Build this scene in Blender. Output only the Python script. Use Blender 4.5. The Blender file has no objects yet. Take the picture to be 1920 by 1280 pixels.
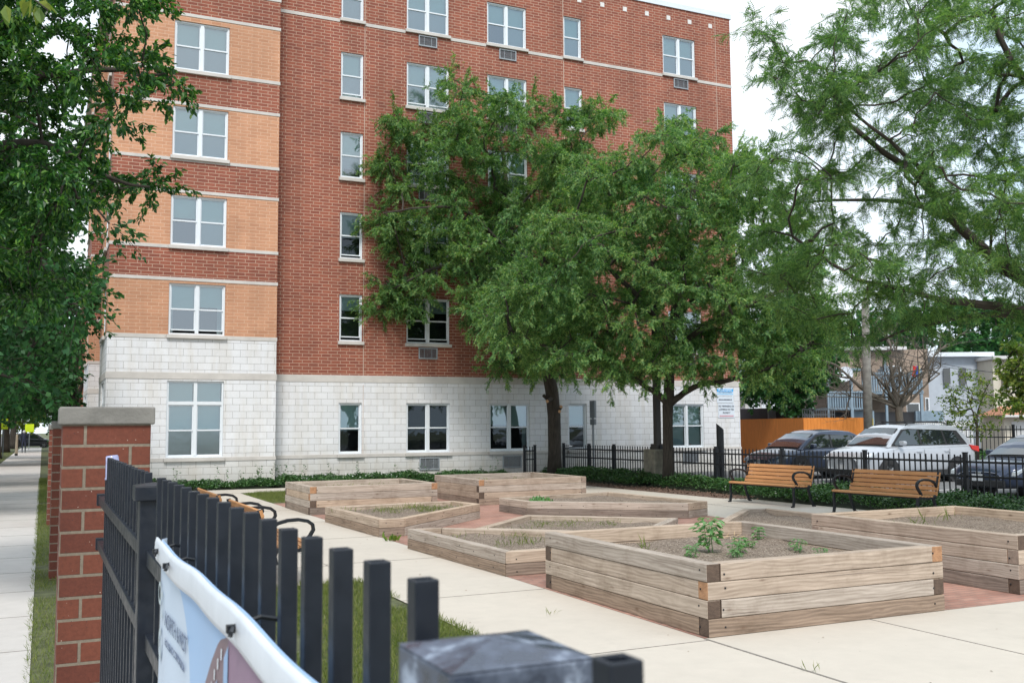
import bpy, bmesh, math, random
import numpy as np
from mathutils import Vector, Matrix
R = math.radians
scene = bpy.context.scene
# ------------------------------------------------------------------ camera
F = 1867.; YAW = R(25.2); PIT = R(4.93); ROLL = R(0.45); EYE = 1.7
fw = np.array([math.sin(YAW)*math.cos(PIT), math.cos(YAW)*math.cos(PIT), math.sin(PIT)])
r0 = np.array([math.cos(YAW), -math.sin(YAW), 0]); u0 = np.cross(r0, fw)
rt = r0*math.cos(ROLL)-u0*math.sin(ROLL); upv = np.cross(rt, fw)
cd = bpy.data.cameras.new("camera"); cam = bpy.data.objects.new("camera", cd)
scene.collection.objects.link(cam); scene.camera = cam
cam.matrix_world = Matrix(((rt[0], upv[0], -fw[0], 0), (rt[1], upv[1], -fw[1], 0), (rt[2], upv[2], -fw[2], EYE), (0, 0, 0, 1)))
cd.sensor_width = 36; cd.lens = 36*F/1920; cd.clip_start = .05; cd.clip_end = 2000
cd.dof.use_dof = True; cd.dof.focus_distance = 9.0; cd.dof.aperture_fstop = 13.0
# ------------------------------------------------------------------ world: bright overcast
SUN_EL, SUN_AZ = R(52), R(205)      # azimuth clockwise from +Y
w = bpy.data.worlds.new("World"); scene.world = w; w.use_nodes = True
nt = w.node_tree; nt.nodes.clear()
def nn(t, typ, **k):
    n = t.nodes.new(typ)
    for a, b in k.items():
        if a in n.inputs.keys(): n.inputs[a].default_value = b
        else: setattr(n, a, b)
    return n
out = nn(nt, 'ShaderNodeOutputWorld')
sky = nn(nt, 'ShaderNodeTexSky', sky_type='NISHITA', sun_disc=False)
sky.sun_elevation = SUN_EL; sky.sun_rotation = SUN_AZ; sky.dust_density = 3; sky.air_density = 1.2
b1 = nn(nt, 'ShaderNodeBackground', Strength=.1); nt.links.new(sky.outputs[0], b1.inputs[0])
tc = nn(nt, 'ShaderNodeTexCoord'); mp = nn(nt, 'ShaderNodeMapping'); mp.inputs['Scale'].default_value = (1, 1, 2.6)
nt.links.new(tc.outputs['Generated'], mp.inputs[0])
cn = nn(nt, 'ShaderNodeTexNoise', Scale=1.7, Detail=6., Roughness=.55); nt.links.new(mp.outputs[0], cn.inputs['Vector'])
cr = nn(nt, 'ShaderNodeValToRGB'); cr.color_ramp.elements[0].position = .34; cr.color_ramp.elements[1].position = .62
cr.color_ramp.elements[0].color = (.48, .63, .76, 1); cr.color_ramp.elements[1].color = (.78, .82, .86, 1)
nt.links.new(cn.outputs[0], cr.inputs[0])
b2 = nn(nt, 'ShaderNodeBackground', Strength=1.0); nt.links.new(cr.outputs[0], b2.inputs[0])
mx = nn(nt, 'ShaderNodeMixShader'); mx.inputs[0].default_value = .93
nt.links.new(b1.outputs[0], mx.inputs[1]); nt.links.new(b2.outputs[0], mx.inputs[2]); nt.links.new(mx.outputs[0], out.inputs[0])
sl = bpy.data.lights.new("sun", 'SUN'); sl.energy = 1.9; sl.angle = R(16); sl.color = (1, .96, .9)
so = bpy.data.objects.new("sun", sl); scene.collection.objects.link(so)
sd = Vector((math.sin(SUN_AZ)*math.cos(SUN_EL), math.cos(SUN_AZ)*math.cos(SUN_EL), math.sin(SUN_EL)))
so.rotation_euler = sd.to_track_quat('Z', 'Y').to_euler()
scene.view_settings.view_transform = 'Standard'; scene.view_settings.look = 'None'
scene.view_settings.exposure = 0.7; scene.view_settings.gamma = 1
# ------------------------------------------------------------------ helpers
def P(px, py, D):
    """world point seen at photo pixel (px,py) standing D metres away"""
    d = fw*F+rt*(px-960)-upv*(py-640); t = D/(d@fw); return np.array([0, 0, EYE])+d*t
def tag(o, label=None, cat=None, group=None, kind=None):
    if label: o['label'] = label
    if cat: o['category'] = cat
    if group: o['group'] = group
    if kind: o['kind'] = kind
    return o
def empty(name, loc=(0, 0, 0), rz=0, **k):
    o = bpy.data.objects.new(name, None); scene.collection.objects.link(o)
    o.location = loc; o.rotation_euler = (0, 0, rz); o.empty_display_size = .2
    return tag(o, **k)
def copy_tree(o, parent=None):
    c = o.copy(); scene.collection.objects.link(c)
    if parent: c.parent = parent
    for ch in list(o.children): copy_tree(ch, c)
    return c
class MB:
    def __init__(s): s.v = []; s.f = []; s.uv = []; s.m = []
    def face(s, pts, m=0, uv=None, ax=None):
        i = len(s.v); s.v += [tuple(p) for p in pts]; s.f.append(tuple(range(i, i+len(pts)))); s.m.append(m)
        if uv is None:
            a = Vector(pts[0]); n = (Vector(pts[1])-a).cross(Vector(pts[2])-a)
            x, y, z = abs(n.x), abs(n.y), abs(n.z)
            if z >= x and z >= y: uv = [(p[0], p[1]) for p in pts]
            elif y >= x: uv = [(p[0], p[2]) for p in pts]
            else: uv = [(p[1], p[2]) for p in pts]
        s.uv += uv
    def box(s, c, sz, rot=0, m=0, g=None, me=None, off=(0, 0)):
        """c centre, sz full sizes, rot about z, g grain axis 'x'|'y'|'z' (uv u runs along it), me material of the two end faces"""
        hx, hy, hz = sz[0]/2, sz[1]/2, sz[2]/2; ca, sa = math.cos(rot), math.sin(rot)
        def T(x, y, z): return (c[0]+x*ca-y*sa, c[1]+x*sa+y*ca, c[2]+z)
        C = {}
        for a in (-1, 1):
            for b in (-1, 1):
                for d in (-1, 1): C[a, b, d] = (a*hx, b*hy, d*hz)
        fs = [('x', [(1, -1, -1), (1, 1, -1), (1, 1, 1), (1, -1, 1)]), ('x', [(-1, 1, -1), (-1, -1, -1), (-1, -1, 1), (-1, 1, 1)]),
              ('y', [(-1, -1, -1), (1, -1, -1), (1, -1, 1), (-1, -1, 1)]), ('y', [(1, 1, -1), (-1, 1, -1), (-1, 1, 1), (1, 1, 1)]),
              ('z', [(-1, -1, 1), (1, -1, 1), (1, 1, 1), (-1, 1, 1)]), ('z', [(-1, 1, -1), (1, 1, -1), (1, -1, -1), (-1, -1, -1)])]
        for ax, ks in fs:
            L = [C[k] for k in ks]
            if ax == 'x': uv = [(p[1], p[2]) for p in L]
            elif ax == 'y': uv = [(p[0], p[2]) for p in L]
            else: uv = [(p[0], p[1]) for p in L]
            if g == 'y' and ax == 'z': uv = [(b, a) for a, b in uv]
            if g == 'z': uv = [(b, a) for a, b in uv]
            uv = [(a+off[0], b+off[1]) for a, b in uv]
            s.face([T(*p) for p in L], me if (me is not None and ax == g) else m, uv)
    def prism(s, prof, a, b, m=0, T=None):
        """prof: 2D list (p,q); extruded from a to b along the third axis; T maps (p,q,r)->xyz"""
        T = T or (lambda p, q, r: (p, r, q)); n = len(prof)
        s.face([T(p, q, a) for p, q in prof], m); s.face([T(p, q, b) for p, q in reversed(prof)], m)
        for i in range(n):
            (p, q), (u, v) = prof[i], prof[(i+1) % n]
            s.face([T(u, v, a), T(p, q, a), T(p, q, b), T(u, v, b)], m)
    def tube(s, pts, rad, n=8, m=0, cap=True):
        pts = [Vector(p) for p in pts]; N = len(pts)
        if not hasattr(rad, '__len__'): rad = [rad]*N
        base = len(s.v); up = None; L = 0
        for i, p in enumerate(pts):
            d = (pts[min(i+1, N-1)]-pts[max(i-1, 0)]).normalized()
            if up is None: up = d.orthogonal().normalized()
            up = (up-d*up.dot(d)); up = up.normalized() if up.length > 1e-6 else d.orthogonal().normalized()
            sd_ = d.cross(up)
            for k in range(n):
                a = 2*math.pi*k/n; s.v.append(tuple(p+(up*math.cos(a)+sd_*math.sin(a))*rad[i]))
        for i in range(N-1):
            dl = (pts[i+1]-pts[i]).length
            for k in range(n):
                k2 = (k+1) % n
                s.f.append((base+i*n+k, base+i*n+k2, base+(i+1)*n+k2, base+(i+1)*n+k)); s.m.append(m)
                r = rad[i]*2*math.pi/n
                s.uv += [(L, k*r), (L, (k+1)*r), (L+dl, (k+1)*r), (L+dl, k*r)]
            L += dl
        if cap:
            for i0, rv in ((0, True), (N-1, False)):
                idx = [base+i0*n+k for k in range(n)]
                if rv: idx.reverse()
                s.f.append(tuple(idx)); s.m.append(m); s.uv += [(0, 0)]*n
    def build(s, name, mats, parent=None, smooth=False, bevel=0, loc=None):
        me = bpy.data.meshes.new(name); me.from_pydata(s.v, [], s.f)
        if not isinstance(mats, (list, tuple)): mats = [mats]
        for x in mats: me.materials.append(x)
        me.polygons.foreach_set('material_index', s.m)
        ul = me.uv_layers.new(name='UVMap'); ul.data.foreach_set('uv', np.array(s.uv, dtype=np.float32).ravel())
        if smooth: me.polygons.foreach_set('use_smooth', [True]*len(s.f))
        o = bpy.data.objects.new(name, me); scene.collection.objects.link(o)
        if loc is not None: o.location = loc
        if bevel or smooth:
            bm = bmesh.new(); bm.from_mesh(me); bmesh.ops.remove_doubles(bm, verts=bm.verts, dist=1e-5); bm.to_mesh(me); bm.free()
        if bevel:
            b = o.modifiers.new('bevel', 'BEVEL'); b.width = bevel; b.segments = 2; b.limit_method = 'ANGLE'; b.harden_normals = False
        if parent: o.parent = parent
        return o
def npmesh(name, V, quads, mat, parent=None, tris=False):
    me = bpy.data.meshes.new(name); k = 3 if tris else 4
    V = np.asarray(V, dtype=np.float32); Q = np.asarray(quads, dtype=np.int32)
    me.vertices.add(len(V)); me.vertices.foreach_set('co', V.ravel())
    me.loops.add(Q.size); me.loops.foreach_set('vertex_index', Q.ravel())
    me.polygons.add(len(Q)); me.polygons.foreach_set('loop_start', np.arange(len(Q), dtype=np.int32)*k)
    me.materials.append(mat); me.update(calc_edges=True)
    o = bpy.data.objects.new(name, me); scene.collection.objects.link(o)
    if parent: o.parent = parent
    return o
# ------------------------------------------------------------------ materials
class NT:
    def __init__(s, name):
        s.mat = bpy.data.materials.new(name); s.mat.use_nodes = True; s.t = s.mat.node_tree
        s.bsdf = s.t.nodes['Principled BSDF']; s.out = s.t.nodes['Material Output']
    def n(s, typ, **k): return nn(s.t, typ, **k)
    def l(s, a, b): s.t.links.new(a, b)
    def ramp(s, src, stops):
        r = s.n('ShaderNodeValToRGB'); e = r.color_ramp.elements
        while len(e) < len(stops): e.new(.5)
        for x, (p, c) in zip(e, stops): x.position = p; x.color = (*c, 1)
        s.l(src, r.inputs[0]); return r.outputs[0]
    def noise(s, vec, scale, detail=4, rough=.55, out=0):
        x = s.n('ShaderNodeTexNoise', Scale=scale, Detail=float(detail), Roughness=rough); s.l(vec, x.inputs['Vector']); return x.outputs[out]
    def mix(s, fac, a, b, mode='MIX'):
        x = s.n('ShaderNodeMix', data_type='RGBA', blend_type=mode)
        for i, v in ((0, fac), (6, a), (7, b)):
            if isinstance(v, (int, float)): x.inputs[i].default_value = v
            elif isinstance(v, tuple): x.inputs[i].default_value = (*v, 1)
            else: s.l(v, x.inputs[i])
        return x.outputs[2]
    def math(s, op, a, b=0.):
        x = s.n('ShaderNodeMath', operation=op)
        for i, v in ((0, a), (1, b)):
            if isinstance(v, (int, float)): x.inputs[i].default_value = v
            else: s.l(v, x.inputs[i])
        return x.outputs[0]
    def obj(s): return s.n('ShaderNodeTexCoord').outputs['Object']
    def uv(s): return s.n('ShaderNodeTexCoord').outputs['UV']
    def pos(s): return s.n('ShaderNodeNewGeometry').outputs['Position']
    def mapv(s, v, sc=(1, 1, 1), loc=(0, 0, 0), rot=(0, 0, 0)):
        m = s.n('ShaderNodeMapping'); m.inputs['Scale'].default_value = sc; m.inputs['Location'].default_value = loc; m.inputs['Rotation'].default_value = rot
        s.l(v, m.inputs[0]); return m.outputs[0]
    def bump(s, h, dist=.01, strength=.6):
        b = s.n('ShaderNodeBump', Distance=dist, Strength=strength); s.l(h, b.inputs['Height']); s.l(b.outputs[0], s.bsdf.inputs['Normal'])
    def base(s, c):
        if isinstance(c, tuple): s.bsdf.inputs['Base Color'].default_value = (*c, 1)
        else: s.l(c, s.bsdf.inputs['Base Color'])
    def set(s, **k):
        for a, v in k.items():
            a = a.replace('_', ' ')
            if isinstance(v, (int, float)): s.bsdf.inputs[a].default_value = v
            else: s.l(v, s.bsdf.inputs[a])
        return s
def simple(name, col, rough=.6, metal=0., var=.12, scale=3., bump=0., coat=0.):
    m = NT(name); p = m.pos(); nz = m.noise(p, scale, 5)
    lo = tuple(c*(1-var) for c in col); hi = tuple(min(1, c*(1+var)) for c in col)
    m.base(m.ramp(nz, [(.3, lo), (.7, hi)])); m.set(Roughness=rough, Metallic=metal)
    if coat: m.set(Coat_Weight=coat)
    if bump: m.bump(m.noise(p, scale*12, 4), .01, bump)
    return m.mat
def brickmat(name, c1, c2, mortar, bw, rh, ms, off=.333, dirt=.15, bumpd=.004, speck=0, nvar=.1):
    m = NT(name); uv = m.uv()
    b = m.n('ShaderNodeTexBrick'); b.offset = off; b.offset_frequency = 2; b.squash = 1
    for k, v in dict(Scale=1., **{'Mortar Size': ms, 'Mortar Smooth': .15, 'Bias': 0., 'Brick Width': bw, 'Row Height': rh}).items(): b.inputs[k].default_value = v
    b.inputs['Color1'].default_value = (*c1, 1); b.inputs['Color2'].default_value = (*c2, 1); b.inputs['Mortar'].default_value = (*mortar, 1)
    m.l(uv, b.inputs['Vector'])
    pos = m.pos(); big = m.noise(pos, .55, 5, .6)
    c = m.mix(1., b.outputs[0], m.ramp(big, [(.4, (1-dirt,)*3), (.6, (1, 1, 1))]), 'MULTIPLY')
    c = m.mix(1., c, m.ramp(m.noise(m.mapv(pos, (1.6, 1.6, .12)), 1., 5, .6), [(.36, (1-dirt*.8,)*3), (.58, (1, 1, 1))]), 'MULTIPLY')
    fine = m.noise(pos, 45, 4, .7)
    c = m.mix(1., c, m.ramp(fine, [(.3, (1-nvar,)*3), (.7, (1+nvar*.3,)*3)]), 'MULTIPLY')
    if speck:
        v = m.n('ShaderNodeTexVoronoi', Scale=70.); m.l(pos, v.inputs['Vector'])
        s1 = m.ramp(v.outputs['Distance'], [(.1, (1, 1, 1)), (.17, (0, 0, 0))])
        k = m.math('MULTIPLY', s1, m.math('GREATER_THAN', m.noise(pos, 33, 2), .58))
        c = m.mix(k, c, (.05, .03, .03))
        v2 = m.n('ShaderNodeTexVoronoi', Scale=48.); m.l(pos, v2.inputs['Vector'])
        s2 = m.ramp(v2.outputs['Distance'], [(.07, (1, 1, 1)), (.12, (0, 0, 0))])
        k2 = m.math('MULTIPLY', s2, m.math('GREATER_THAN', m.noise(pos, 21, 2), .6))
        c = m.mix(k2, c, (.6, .5, .42))
    m.base(c); m.set(Roughness=.85)
    h = m.mix(.25, m.math('SUBTRACT', 1., b.outputs['Fac']), fine)
    m.bump(h, bumpd, .8); return m.mat
M = {}
M['brick_red'] = brickmat('red_brick', (.37, .112, .066), (.27, .08, .052), (.54, .34, .25), .3048, .1016, .0105, dirt=.17, nvar=.16)
M['brick_orange'] = brickmat('orange_brick', (.64, .325, .19), (.55, .27, .155), (.7, .45, .31), .3048, .1016, .009, dirt=.14)
M['pillar_brick'] = brickmat('pillar_brick', (.215, .062, .034), (.15, .04, .024), (.27, .22, .165), .3048, .1016, .0075, dirt=.2, bumpd=.008, speck=1, nvar=.25)
def stonemat():
    m = NT('pale_block_stone'); uv = m.uv()
    b = m.n('ShaderNodeTexBrick'); b.offset = .5; b.offset_frequency = 2; b.squash = 1
    for k, v in {'Scale': 1., 'Mortar Size': .006, 'Mortar Smooth': .2, 'Bias': 0., 'Brick Width': .4064, 'Row Height': .2032}.items(): b.inputs[k].default_value = v
    b.inputs['Color1'].default_value = (.78, .785, .81, 1); b.inputs['Color2'].default_value = (.72, .725, .75, 1); b.inputs['Mortar'].default_value = (.42, .41, .41, 1)
    m.l(uv, b.inputs['Vector']); pos = m.pos()
    # weather stains: vertical streaks; warmer, darker tone towards the foot of the wall
    st = m.noise(m.mapv(pos, (2.2, 2.2, .35)), 1.2, 5, .6)
    c = m.mix(1., b.outputs[0], m.ramp(st, [(.3, (.9, .87, .82)), (.55, (1, 1, 1))]), 'MULTIPLY')
    sx = m.n('ShaderNodeSeparateXYZ'); m.l(pos, sx.inputs[0])
    hgt = m.math('ADD', sx.outputs[2], m.math('MULTIPLY', m.noise(pos, 2.5, 4), .8))
    c = m.mix(1., c, m.ramp(m.math('MULTIPLY', hgt, .45), [(.35, (.84, .81, .75)), (.75, (1, 1, 1))]), 'MULTIPLY')
    c = m.mix(1., c, m.ramp(m.noise(pos, 30, 4, .7), [(.3, (.94,)*3), (.7, (1.02,)*3)]), 'MULTIPLY')
    m.base(c); m.set(Roughness=.8); m.bump(m.math('SUBTRACT', 1., b.outputs['Fac']), .004, .7); return m.mat
M['stone'] = stonemat()
M['band'] = simple('limestone_band', (.56, .53, .5), .8, var=.1, scale=2.5, bump=.15)
M['cap_stone'] = simple('pillar_cap_stone', (.2, .19, .172), .85, var=.28, scale=6, bump=.3)
M['white_frame'] = simple('white_window_vinyl', (.74, .78, .82), .35, var=.03)
M['coping'] = simple('roof_coping_metal', (.72, .77, .84), .4, var=.03)
M['dark_room'] = simple('dark_interior', (.035, .037, .042), .9, var=.3, scale=1.2)
def glassmat(name, tint, refl, rough=.02):
    m = NT(name); tr = m.n('ShaderNodeBsdfTransparent'); tr.inputs[0].default_value = (*tint, 1)
    gl = m.n('ShaderNodeBsdfGlossy', Roughness=rough); gl.inputs[0].default_value = (.85, .93, 1, 1)
    fr = m.n('ShaderNodeFresnel', IOR=1.5); f = m.math('ADD', m.math('MULTIPLY', fr.outputs[0], 1.6), refl)
    bp = m.n('ShaderNodeBump', Distance=.02, Strength=.12); m.l(m.noise(m.pos(), 1.4, 3), bp.inputs['Height']); m.l(bp.outputs[0], gl.inputs['Normal'])
    x = m.n('ShaderNodeMixShader'); m.l(f, x.inputs[0]); m.l(tr.outputs[0], x.inputs[1]); m.l(gl.outputs[0], x.inputs[2]); m.l(x.outputs[0], m.out.inputs[0])
    return m.mat
M['glass'] = glassmat('window_glass', (.7, .84, .84), .19)
M['glass_screen'] = glassmat('insect_screened_glass', (.5, .58, .6), .22, .12)
M['glass_dark'] = glassmat('clear_dark_glass', (.5, .58, .6), .0)
M['car_glass'] = glassmat('car_glass', (.2, .25, .27), .04)
def blindmat():
    m = NT('window_blind'); p = m.pos(); wv = m.n('ShaderNodeTexWave', Scale=9., Distortion=.3); wv.bands_direction = 'Z'; m.l(p, wv.inputs[0])
    m.base(m.ramp(wv.outputs[1], [(.2, (.6, .71, .69)), (.8, (.72, .82, .8))])); m.set(Roughness=.8); return m.mat
M['blind'] = blindmat()
M['ac'] = simple('grey_vent_louvre', (.13, .145, .165), .5, var=.15)
M['ac_frame'] = simple('light_vent_frame', (.33, .36, .39), .5, var=.08)
def concrete(name, col, dirt, joint=None):
    m = NT(name); p = m.pos()
    c = m.ramp(m.noise(p, .35, 6, .6), [(.3, tuple(x*(1-dirt) for x in col)), (.7, col)])
    c = m.mix(1., c, m.ramp(m.noise(p, 5, 6, .7), [(.3, (1-dirt*.7,)*3), (.65, (1, 1, 1))]), 'MULTIPLY')
    c = m.mix(1., c, m.ramp(m.noise(p, 160, 3, .7), [(.3, (.93,)*3), (.7, (1.03,)*3)]), 'MULTIPLY')
    bl = m.noise(m.mapv(p, (1, 1, 1), (3, 7, 0)), .9, 6, .72); c = m.mix(m.math('MULTIPLY', m.ramp(bl, [(.6, (0, 0, 0)), (.72, (1, 1, 1))]), dirt*2.2), c, (.3, .27, .23))
    vo = m.n('ShaderNodeTexVoronoi', Scale=3.2); m.l(p, vo.inputs['Vector']); c = m.mix(m.ramp(vo.outputs['Distance'], [(.012, (.6,)*3), (.03, (0, 0, 0))]), c, (.16, .12, .09))
    m.base(c); m.set(Roughness=.85); m.bump(m.noise(p, 220, 3), .002, .4); return m.mat
M['walk'] = concrete('garden_concrete', (.57, .515, .445), .1)
M['sidewalk'] = concrete('sidewalk_concrete', (.58, .545, .515), .14)
M['joint'] = simple('dark_joint', (.2, .18, .16), .9, var=.3, scale=20)
M['asphalt'] = simple('asphalt', (.075, .075, .078), .9, var=.2, scale=2, bump=.3)
M['lot'] = simple('parking_lot_paving', (.16, .16, .16), .9, var=.15, scale=2, bump=.3)
M['earth'] = simple('lawn_earth', (.09, .1, .045), .95, var=.45, scale=7, bump=.5)
def soilmat(name, a, b, c3):
    m = NT(name); p = m.pos(); v = m.n('ShaderNodeTexVoronoi', Scale=75.); m.l(p, v.inputs['Vector'])
    c = m.mix(.6, m.ramp(m.noise(p, 4, 6, .65), [(.3, a), (.7, b)]), m.ramp(v.outputs['Color'], [(.2, a), (.55, b), (.9, c3)]))
    m.base(c); m.set(Roughness=.95); m.bump(m.mix(.5, v.outputs['Distance'], m.noise(p, 30, 5, .7)), .02, 1.); return m.mat
M['soil'] = soilmat('dry_planter_soil', (.1, .07, .05), (.25, .195, .15), (.5, .42, .35))
M['mulch'] = soilmat('brown_mulch', (.06, .035, .025), (.15, .09, .065), (.3, .2, .15))
M['paver'] = brickmat('red_clay_paver', (.5, .28, .215), (.4, .2, .15), (.3, .2, .16), .2, .1, .008, off=.5, dirt=.25, bumpd=.003)
def woodmat(name, lo, hi, knots=True, osc=1.):
    m = NT(name); uv = m.uv(); oi = m.n('ShaderNodeObjectInfo').outputs['Random']
    cmb = m.n('ShaderNodeCombineXYZ'); m.l(m.math('MULTIPLY', oi, 37.), cmb.inputs[0]); m.l(m.math('MULTIPLY', oi, 11.), cmb.inputs[1])
    va = m.n('ShaderNodeVectorMath', operation='ADD'); m.l(uv, va.inputs[0]); m.l(cmb.outputs[0], va.inputs[1]); v = va.outputs[0]
    g1 = m.noise(m.mapv(v, (1.3, 30, 1)), 1.0, 8, .7); warp = m.noise(m.mapv(v, (2, 9, 1)), 1, 3)
    wv = m.n('ShaderNodeTexWave', Scale=10.*osc, Distortion=14., Detail=3.); wv.bands_direction = 'Y'; wv.inputs['Detail Scale'].default_value = .6; m.l(m.mapv(v, (.22, 1, 1)), wv.inputs[0])
    g = m.mix(.16, g1, wv.outputs[1])
    c = m.ramp(g, [(.25, lo), (.5, tuple((a+b)/2 for a, b in zip(lo, hi))), (.75, hi)])
    c = m.mix(1., c, m.ramp(warp, [(.3, (.85, .83, .8)), (.7, (1.06, 1.05, 1.04))]), 'MULTIPLY')
    tint = m.ramp(oi, [(0, (.78, .78, .8)), (.3, (.98, .98, 1)), (.6, (1.08, .97, .86)), (.8, (.9, .84, .8)), (1, (1.04, 1.02, 1.0))])
    c = m.mix(1., c, tint, 'MULTIPLY')
    if knots:
        vo = m.n('ShaderNodeTexVoronoi', Scale=1.); m.l(m.mapv(v, (2.9, 7.5, 1)), vo.inputs['Vector'])
        k = m.ramp(vo.outputs['Distance'], [(.04, (1, 1, 1)), (.09, (.35,)*3), (.15, (0, 0, 0))])
        cr_ = m.noise(m.mapv(v, (.9, 60, 1)), 1.0, 3, .5); c = m.mix(m.math('MULTIPLY', m.ramp(cr_, [(.3, (1, 1, 1)), (.36, (0, 0, 0))]), .7), c, (.1, .075, .06))
        sn = m.noise(m.pos(), 2.3, 5, .7); c = m.mix(1., c, m.ramp(sn, [(.3, (.72, .69, .66)), (.5, (1, 1, 1))]), 'MULTIPLY')
        c = m.mix(m.math('MULTIPLY', k, .8), c, (.13, .075, .045))
    m.base(c); m.set(Roughness=.85); m.bump(g, .004, .5); return m.mat
M['timber'] = woodmat('weathered_timber', (.29, .235, .19), (.62, .545, .465)); M['timber_low'] = woodmat('darker_low_timber', (.13, .1, .08), (.4, .33, .275))  # second timber is a darker tone for bottom-course boards
def endmat(name, c1, c2):
    m = NT(name); uv = m.uv(); wv = m.n('ShaderNodeTexWave', Scale=30., Distortion=4., Detail=3.); wv.wave_type = 'RINGS'; m.l(uv, wv.inputs[0])
    c = m.mix(1., m.ramp(wv.outputs[1], [(.2, c1), (.8, c2)]), m.ramp(m.noise(m.pos(), 18, 5, .7), [(.3, (.6,)*3), (.65, (1, 1, 1))]), 'MULTIPLY')
    m.base(c); m.set(Roughness=.9); m.bump(m.noise(uv, 90, 4), .004, .6); return m.mat
M['end_dark'] = endmat('dark_end_grain', (.085, .055, .04), (.16, .11, .08))
M['end_orange'] = endmat('orange_end_grain', (.36, .18, .09), (.55, .31, .17))
M['end_grey'] = endmat('grey_end_grain', (.27, .2, .155), (.4, .31, .25))
M['slat'] = woodmat('varnished_bench_slat', (.46, .235, .105), (.6, .33, .155), knots=False, osc=.6)
M['black_metal'] = simple('black_powder_coat', (.006, .008, .012), .45, var=.25, scale=9)
M['near_black'] = NT('fence_black_paint'); _m = M['near_black']; _p = _m.pos()
_m.base(_m.ramp(_m.noise(_p, 14, 5, .7), [(.3, (.006, .0085, .015)), (.75, (.013, .018, .028))])); _m.set(Roughness=_m.ramp(_m.noise(_p, 40, 4), [(.3, (.3,)*3), (.7, (.5,)*3)])); M['near_black'] = _m.mat
def dusty():
    m = NT('dusty_post_cap'); p = m.pos(); n1 = m.noise(p, 30, 6, .65)
    m.base(m.ramp(n1, [(.42, (.04, .05, .075)), (.56, (.1, .12, .165)), (.72, (.4, .46, .56))])); m.set(Roughness=m.ramp(n1, [(.4, (.22,)*3), (.7, (.7,)*3)])); return m.mat
M['dusty'] = dusty()
def barkmat(name, a, b):
    m = NT(name); uv = m.uv(); g = m.noise(m.mapv(uv, (3, 26, 1)), 1, 6, .7); c = m.ramp(g, [(.3, a), (.7, b)])
    c = m.mix(1., c, m.ramp(m.noise(m.pos(), 3, 4), [(.3, (.75,)*3), (.7, (1.1,)*3)]), 'MULTIPLY'); m.base(c); m.set(Roughness=.95); m.bump(g, .03, 1.); return m.mat
M['bark'] = barkmat('dark_bark', (.028, .023, .019), (.095, .078, .062))
M['bark_dry'] = barkmat('dry_grey_bark', (.09, .075, .06), (.22, .19, .155))
def leafmat(name, stops, trans=.35, rough=.5, spec=.3, clump=.6):
    m = NT(name); g = m.n('ShaderNodeNewGeometry'); rnd = g.outputs['Random Per Island']; pos = g.outputs['Position']
    k = m.math('ADD', m.math('MULTIPLY', rnd, .55), m.math('MULTIPLY', m.noise(pos, clump, 3), .45))
    c = m.ramp(k, stops); m.base(c); m.set(Roughness=rough, Specular_IOR_Level=spec)
    tl = m.n('ShaderNodeBsdfTranslucent'); m.l(m.mix(1., c, (1.5, 1.7, .7), 'MULTIPLY'), tl.inputs[0])
    x = m.n('ShaderNodeMixShader'); x.inputs[0].default_value = trans; m.l(m.bsdf.outputs[0], x.inputs[1]); m.l(tl.outputs[0], x.inputs[2]); m.l(x.outputs[0], m.out.inputs[0]); return m.mat
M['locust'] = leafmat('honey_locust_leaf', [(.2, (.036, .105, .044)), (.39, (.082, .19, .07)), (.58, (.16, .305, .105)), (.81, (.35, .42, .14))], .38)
M['locust_near'] = leafmat('honey_locust_leaf_near', [(.2, (.035, .095, .04)), (.42, (.08, .17, .06)), (.65, (.15, .27, .09)), (.85, (.28, .37, .12))], .4)  # slightly darker leaf tones for the nearer, third crown
M['elm'] = leafmat('broad_leaf', [(.2, (.012, .052, .015)), (.48, (.026, .1, .023)), (.66, (.07, .19, .036)), (.84, (.19, .33, .06))], .34, .38, .5, 1.1)
M['elm_far'] = leafmat('street_tree_leaf', [(.2, (.018, .072, .028)), (.5, (.038, .125, .044)), (.8, (.075, .2, .06))], .3)
M['yellowgreen'] = leafmat('bright_leaf', [(.2, (.07, .13, .03)), (.5, (.13, .2, .045)), (.8, (.25, .27, .06))], .4)
M['cover'] = leafmat('ground_cover_leaf', [(.2, (.022, .07, .022)), (.5, (.045, .12, .035)), (.82, (.11, .21, .06))], .15, .35, .5, 3)
M['grass'] = leafmat('grass_blade', [(.2, (.075, .11, .025)), (.45, (.13, .17, .04)), (.7, (.2, .22, .07)), (.9, (.34, .3, .13))], .3, .6, .2, 1.5)
M['weed'] = leafmat('seedling_leaf', [(.2, (.09, .2, .08)), (.6, (.16, .32, .13)), (.9, (.28, .45, .22))], .35, .45, .4, 8)
M['straw'] = simple('dry_straw', (.5, .36, .2), .8)
M['core'] = simple('hedge_dark_filler', (.02, .028, .014), .95, var=.3, scale=6)  # added dark filler mesh, closing the gaps under the scattered leaves
def put(o, root):
    """o was modelled in world coordinates: make it a part of root without moving it"""
    o.parent = root; l = root.location
    if root.parent is None: o.matrix_parent_inverse = Matrix.Translation((-l[0], -l[1], -l[2]))
    return o
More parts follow.
